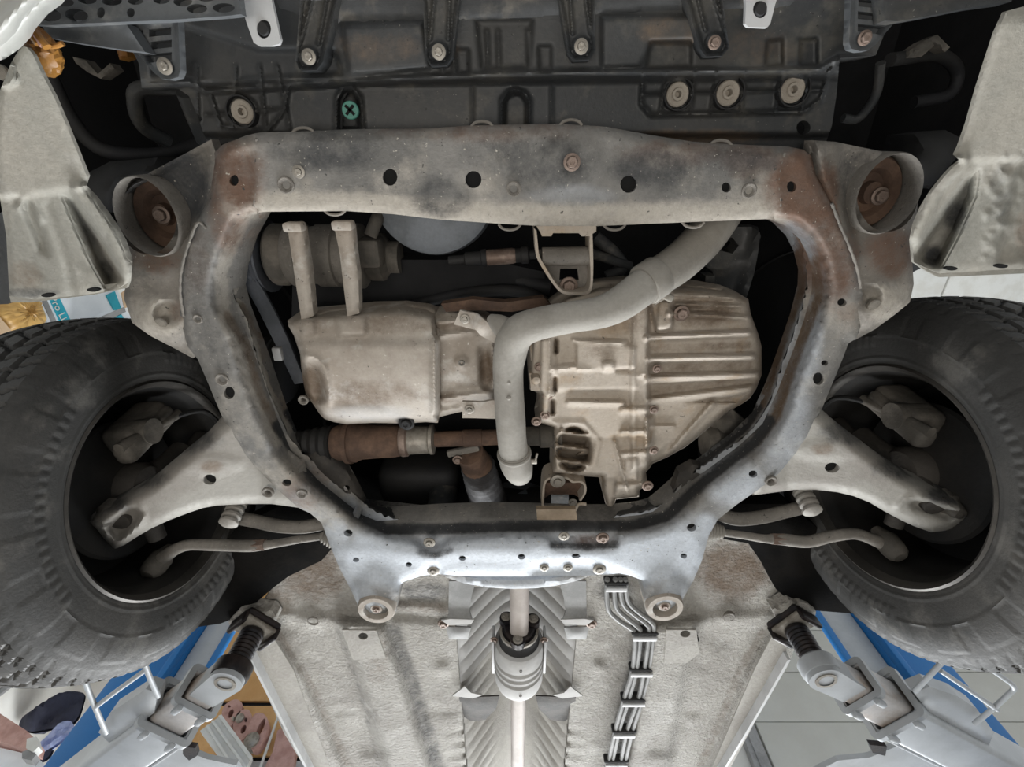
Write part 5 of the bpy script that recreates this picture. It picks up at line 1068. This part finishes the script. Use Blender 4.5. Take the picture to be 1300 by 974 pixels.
for s,lab,lp in ((-1,'grey rod wheel guard in front of the blue column by the plywood board',([(181,836),(190,860),(201,885)],[(190,836),(150,834),(110,848),(107,861),(120,896),(135,931)],[(121,898),(150,876),(186,850)])),
               (1,'grey rod wheel guard in front of the blue column by the white garage door',([(1203,833),(1182,856),(1161,878)],[(1245,841),(1268,857),(1287,872),(1280,882),(1258,902),(1237,919)],[(1193,851),(1230,876),(1266,901)]))):
    t=thing('wheel_guard',lab,'guard',P(*lp[1][2],0.62),'wheel guards')
    for q in lp: mk('guard_rod',*tube([P(a,b,0.63) for a,b in q],0.0052,10,5 if len(q)>3 else 1),M['lift'],t)
    a=lp[2]; f=lambda px,py:P(px,py,0.68)
    relief('guard_bracket',[(125,930),(140,905),(160,892),(185,875),(200,880),(196,905),(170,925),(140,945)] if s<0 else [(1160,880),(1180,872),(1215,884),(1240,900),(1262,930),(1255,948),(1225,930),(1180,905)],0.655,M['lift'],t,0.03,(),6,lambda X,Y,sd:-0.006*(1-np.sqrt(1-np.clip(1-sd/5,0,1)**2)))
# ------------------------------------------------------------------ background: plywood board with tools, profile, coat, shelf with cartons
YB=3.9
def slab(name,px,Y,depth,matl,parent=None,**k):            # upright board: pixel outline on a plane at distance Y, real depth behind
    V=[PY(a,b,Y) for a,b in px]; n=len(V); V2=[v+Vector((0,depth,0)) for v in V]
    return mk(name,V+V2,[list(range(n)),list(range(n,2*n))[::-1]]+[[i,(i+1)%n,(i+1)%n+n,i+n] for i in range(n)],matl,parent,sharp=30,**k)
t=thing('plywood_board','orange plywood boards on the wall behind the rosy iron tools','board',PY(330,900,YB))
z1=PY(330,890,YB).z; z2=PY(330,896,YB).z; z3=PY(380,960,YB).z; z4=PY(380,966,YB).z
xa,xb=-2.85,-1.1
mk('board',*bx(xa,xb,YB,YB+0.03,z1,z1+1.2,0.004),M['ply'],t); mk('board',*bx(xa,xb,YB,YB+0.03,z3,z2,0.004),M['ply'],t)
mk('board',*bx(xa,xb,YB,YB+0.03,z4-0.6,z4,0.004),M['strap'],t,label='grey painted lower board')
mk('gap_backing',*bx(xa,xb,YB+0.032,YB+0.05,z4-0.6,z1+1.2),M['void'],t)
o=slab('wall_cable',[(355.5,898),(357.5,899),(328,985),(325,985)],YB-0.1,0.012,M['white']); tag(o,'thin white conduit slanting in front of the plywood board','conduit')
# rosy cast clamps
def clampcast(name,lab,px,ho,dY,ex):
    t=thing(name,lab,'tool',PY(px[0][0],px[0][1],YB-dY),'rosy cast iron tools')
    c=np.mean([tuple(PY(a,b,YB-dY)) for a,b in px],0)
    out=[PY(a,b,YB-dY) for a,b in [tuple(q) for q in catmull(px,4,True)]]
    vs=[Vector((v.x,v.z)) for v in out]; ed=[(i,(i+1)%len(vs)) for i in range(len(vs))]; loops=[[(v.x,v.y) for v in vs]]
    for (hx,hy,rx,ry,rot) in ho:
        lp=[PY(a,b,YB-dY) for a,b in ell(hx,hy,rx,ry,rot,14)]; b0=len(vs); vs+=[Vector((v.x,v.z)) for v in lp]; ed+=[(b0+i,b0+(i+1)%14) for i in range(14)]; loops.append([(v.x,v.z) for v in lp])
    r=delaunay_2d_cdt(vs,ed,[],0,1e-5); Q=np.array([tuple(v) for v in r[0]]); T=np.array([f for f in r[2]]); cen=Q[T].mean(1)
    k=inside(cen[:,0],cen[:,1],loops[0])
    for lp in loops[1:]: k&=~inside(cen[:,0],cen[:,1],lp)
    T=T[k]; n=len(Q); Y0=YB-dY
    V=[(q[0],Y0,q[1]) for q in Q]+[(q[0],Y0+0.08,q[1]) for q in Q]
    Fc=[list(map(int,f)) for f in T]+[[int(i)+n for i in f[::-1]] for f in T]
    es={}
    for f in T:
        for a,b in ((f[0],f[1]),(f[1],f[2]),(f[2],f[0])): es[(int(a),int(b))]=1
    Fc+=[[a,a+n,b+n,b] for (a,b) in es if (b,a) not in es]
    o=mk('casting',V,Fc,M['rosy'],t,sharp=30)
    for (hx,hy,r_) in ex:
        mk('steel_pin',*lathe([(0,-0.03),(r_*0.7,-0.03),(r_,-0.02),(r_,0.06),(0,0.06)],PY(hx,hy,YB-dY),(0,1,0),18),M['zinc'],t)
    return t
clampcast('cast_clamp','rosy cast iron clamp with two slots, touching the lift arm head',[(288,893),(300,888),(308,896),(300,912),(292,922),(283,914),(282,902)],[(293,906,3,6,25),(291,897,2,1.5,0)],0.12,[(297,914,0.012)])
clampcast('cast_clamp','rosy cast iron clamp with an oval slot, between the other two tools',[(303,904),(315,901),(320,912),(316,928),(307,940),(298,932),(296,918)],[(309,926,3,6,25),(312,914,2,3,0)],0.12,[(305,913,0.03)])
clampcast('cast_pulley','rosy cast iron pulley block with long slot and steel pin, beside the white conduit',[(322,908),(334,906),(341,918),(336,936),(326,950),(316,948),(314,930)],[(331,924,3.5,13,25)],0.14,[(320,941,0.05)])
o=slab('rosy_bag',[(352,928),(356,925),(378,942),(374,962),(372,985),(330,985),(346,955)],YB-0.08,0.06,M['rosy']); tag(o,'rosy board leaning low on the plywood beside the white conduit','board')
t=thing('white_profile','long white grooved plastic profile slanting across the plywood board','profile',PY(285,940,YB-0.3))
Ya=YB-0.3
slab('profile_web',[(277,911),(281,908),(319,960),(317,968),(310,985),(330,985),(300,985),(254,928),(258,924)][:3]+[(314,972),(302,985),(296,985),(254,928),(262,922)],Ya,0.05,M['white'],t)
slab('profile_rib',[(268,916),(271,914),(314,974),(312,978)],Ya-0.015,0.012,M['white'],t); slab('profile_rib',[(261,922),(264,920),(304,982),(300,984)],Ya-0.015,0.012,M['white'],t)
slab('profile_lip',[(277,909),(281,907),(320,960),(318,966)],Ya-0.02,0.02,M['white'],t)
t=thing('coat','dark navy coat with pale blue folds hanging beside the blue lift column','coat',PY(65,910,3.2))
def cloth(px,Y,matl,name,bulge,seedv):
    lp=[PY(a,b,Y) for a,b in [tuple(q) for q in catmull(px,4,True)]]
    out=[(v.x,v.z) for v in lp]; O=np.array(out); x0,z0=O.min(0); x1,z1=O.max(0); st=0.022
    gx,gz=np.meshgrid(np.arange(x0,x1,st),np.arange(z0,z1,st)); X=gx.ravel();Z=gz.ravel(); m=inside(X,Z,out)&(dline(X,Z,out,True)>st*.5); X=X[m];Z=Z[m]
    vs=[Vector(p) for p in out]+[Vector((a,b)) for a,b in zip(X,Z)]; ed=[(i,(i+1)%len(out)) for i in range(len(out))]
    r=delaunay_2d_cdt(vs,ed,[],0,1e-5); Q=np.array([tuple(v) for v in r[0]]); T=np.array([f for f in r[2]]); c=Q[T].mean(1); T=T[inside(c[:,0],c[:,1],out)]
    sd=dline(Q[:,0],Q[:,1],out,True); yy=Y-bulge*np.sqrt(np.clip(sd/0.12,0,1))-(0.035*np.sin(Q[:,0]*23-Q[:,1]*17+seedv)+0.02*np.sin(Q[:,0]*51-Q[:,1]*30+seedv))*np.clip(sd/0.04,0,1)
    n=len(Q); V=[(q[0],y,q[1]) for q,y in zip(Q,yy)]+[(q[0],2*Y-y+0.02,q[1]) for q,y in zip(Q,yy)]
    mk(name,V,[list(map(int,f)) for f in T]+[[int(i)+n for i in f[::-1]] for f in T],matl,t,sharp=60)
cloth([(24,920),(40,905),(60,895),(85,884),(106,880),(105,893),(98,912),(84,922),(60,926),(42,929),(32,927)],3.2,M['navy'],'coat_body',0.08,0)
cloth([(46,948),(58,936),(76,918),(90,916),(92,926),(78,940),(64,950),(52,958)],3.15,M['paleblue'],'coat_lining',0.04,2)
cloth([(42,962),(52,956),(66,950),(62,960),(52,966)],3.15,M['navy'],'coat_hem',0.03,4)
o=slab('shelf_beam',[(-20,908),(0,906),(34,928),(47,940),(44,952),(30,950),(-20,936)],2.9,0.1,M['rosy']); tag(o,'rosy shelf beam end with pale cap below the navy coat','beam')
o=slab('paper_roll',[(34,938),(46,935),(49,948),(42,955),(33,950)],2.84,0.05,M['white']); tag(o,'white cap on the end of the rosy shelf beam','cap')
o=slab('shelf_board',[(-20,945),(28,956),(52,966),(70,990),(-20,990)],2.95,0.04,M['card']); tag(o,'pale sheet on the shelf under the rosy beam','sheet')
o=slab('tool_case',[(28,955),(40,950),(46,958),(40,966),(28,963)],2.85,0.05,M['grey']); tag(o,'small grey case beside the pale sheet','case')
struct('trim_2',tube([PX(-40,910,-3.09),PX(20,864,-3.09)],0.02,6,1),M['grey'])
o=slab('wall_shelf',[(262,838),(270,826),(300,826),(300,850),(266,855)],4.28,0.02,M['cream']); o['kind']='structure'; o.name='trim_3'
o=slab('wall_box',[(110,842),(128,835),(140,850),(128,862)],4.2,0.06,M['brown']); tag(o,'tan box on the rear wall just above the wheel guard by the navy coat','box')
# shelf high on the side wall with cartons, seen through the wheel arch gap
XW=-2.3
def side_slab(px,X,depth,matl,name,parent,**k):
    V=[PX(a,b,X) for a,b in px]; n=len(V); V2=[v+Vector((-depth,0,0)) for v in V]
    return mk(name,V+V2,[list(range(n)),list(range(n,2*n))[::-1]]+[[i,(i+1)%n,(i+1)%n+n,i+n] for i in range(n)],matl,parent,sharp=30,**k)
struct('wall_left',bx(-3.2,-3.1,-2,YW,2.0,5.1),M['cream'])
t=thing('carton','white carton with teal bands standing on the high shelf','carton',PX(110,395,XW))
side_slab([(44,366),(140,352),(162,392),(134,414),(120,425),(70,440)],XW,0.35,M['card'],'carton_body',t)
side_slab([(60,372),(72,371),(94,415),(84,425)],XW+0.006,0.006,M['teal'],'teal_band',t)
side_slab([(135,375),(146,370),(154,391),(146,396)],XW+0.006,0.006,M['teal'],'teal_band',t)
side_slab([(50,374),(56,373),(80,426),(74,428)],XW+0.004,0.004,M['grey'],'carton_edge',t)
side_slab([(154,372),(162,366),(172,384),(158,392)],XW+0.003,0.003,M['brown'],'brown_flap',t)
# word printed along the teal band, softly legible in the photograph
fc=bpy.data.curves.new('print_outline','FONT'); fc.body='Pro Line'; fc.size=0.052; fc.extrude=0.001; fo=bpy.data.objects.new('print_outline',fc); C.objects.link(fo)
bpy.context.view_layer.update(); me=bpy.data.meshes.new_from_object(fo.evaluated_get(bpy.context.evaluated_depsgraph_get())); bpy.data.objects.remove(fo)
p0=PX(66,376,XW+0.012); p1=PX(88,417,XW+0.012); xx=(p1-p0).normalized(); nn=Vector((1,0,0)); yy=nn.cross(xx).normalized()
R4=Matrix((xx,yy,nn)).transposed(); pv=[p0-yy*0.018+R4@v.co for v in me.vertices]
mk('band_print',pv,[list(f.vertices) for f in me.polygons],M['white'],t,kind='stuff')
t=thing('carton','second white carton with a teal end, lying in front of the first','carton',PX(150,405,XW+0.1))
side_slab([(112,415),(160,394),(176,412),(150,425),(112,425)],XW+0.1,0.1,M['card'],'carton_body',t)
side_slab([(145,404),(154,399),(160,408),(166,407),(170,415),(148,415)],XW+0.106,0.006,M['teal'],'teal_end',t)
side_slab([(106,412),(158,390),(160,396),(116,415)],XW+0.108,0.006,M['grey'],'carton_edge',t)
t=thing('parcel','crumpled amber wrapped parcel beside the carton on the high shelf','parcel',PX(30,400,XW))
lp=[PX(a,b,XW) for a,b in resample([(0,368),(42,366),(58,406),(52,424),(20,430),(-10,400)],3)]
rn=np.random.default_rng(2); cc=sum(lp,Vector())/len(lp)
V=[];Fc=[]; K=7
for k in range(K+1):
    f=k/K
    for p in lp: V.append(cc+(p-cc)*(1-f)+Vector((0.05*math.sqrt(1-(1-f)**2)+rn.normal(0,0.004)*(f>0),0,0)))
n=len(lp)
for k in range(K):
    for i in range(n): Fc.append([k*n+i,k*n+(i+1)%n,(k+1)*n+(i+1)%n,(k+1)*n+i])
V+=[p+Vector((-0.3,0,0)) for p in lp]; b0=(K+1)*n; Fc+=[[i,(i+1)%n,b0+(i+1)%n,b0+i] for i in range(n)]
mk('wrapping',V,Fc,M['parcel'],t,sharp=70)
o=side_slab([(-30,380),(-4,398),(18,424),(14,440),(-30,450)],XW+0.03,0.3,M['brown'],'cardboard_box',None); tag(o,'plain brown cardboard box at the parcel corner','box')
o=mk('high_shelf',*bx(-3.0,XW+0.02,-0.4,2.2,PX(70,440,XW).z-0.045,PX(70,440,XW).z-0.005),M['lift']); tag(o,'grey steel high shelf under the cartons','shelf')
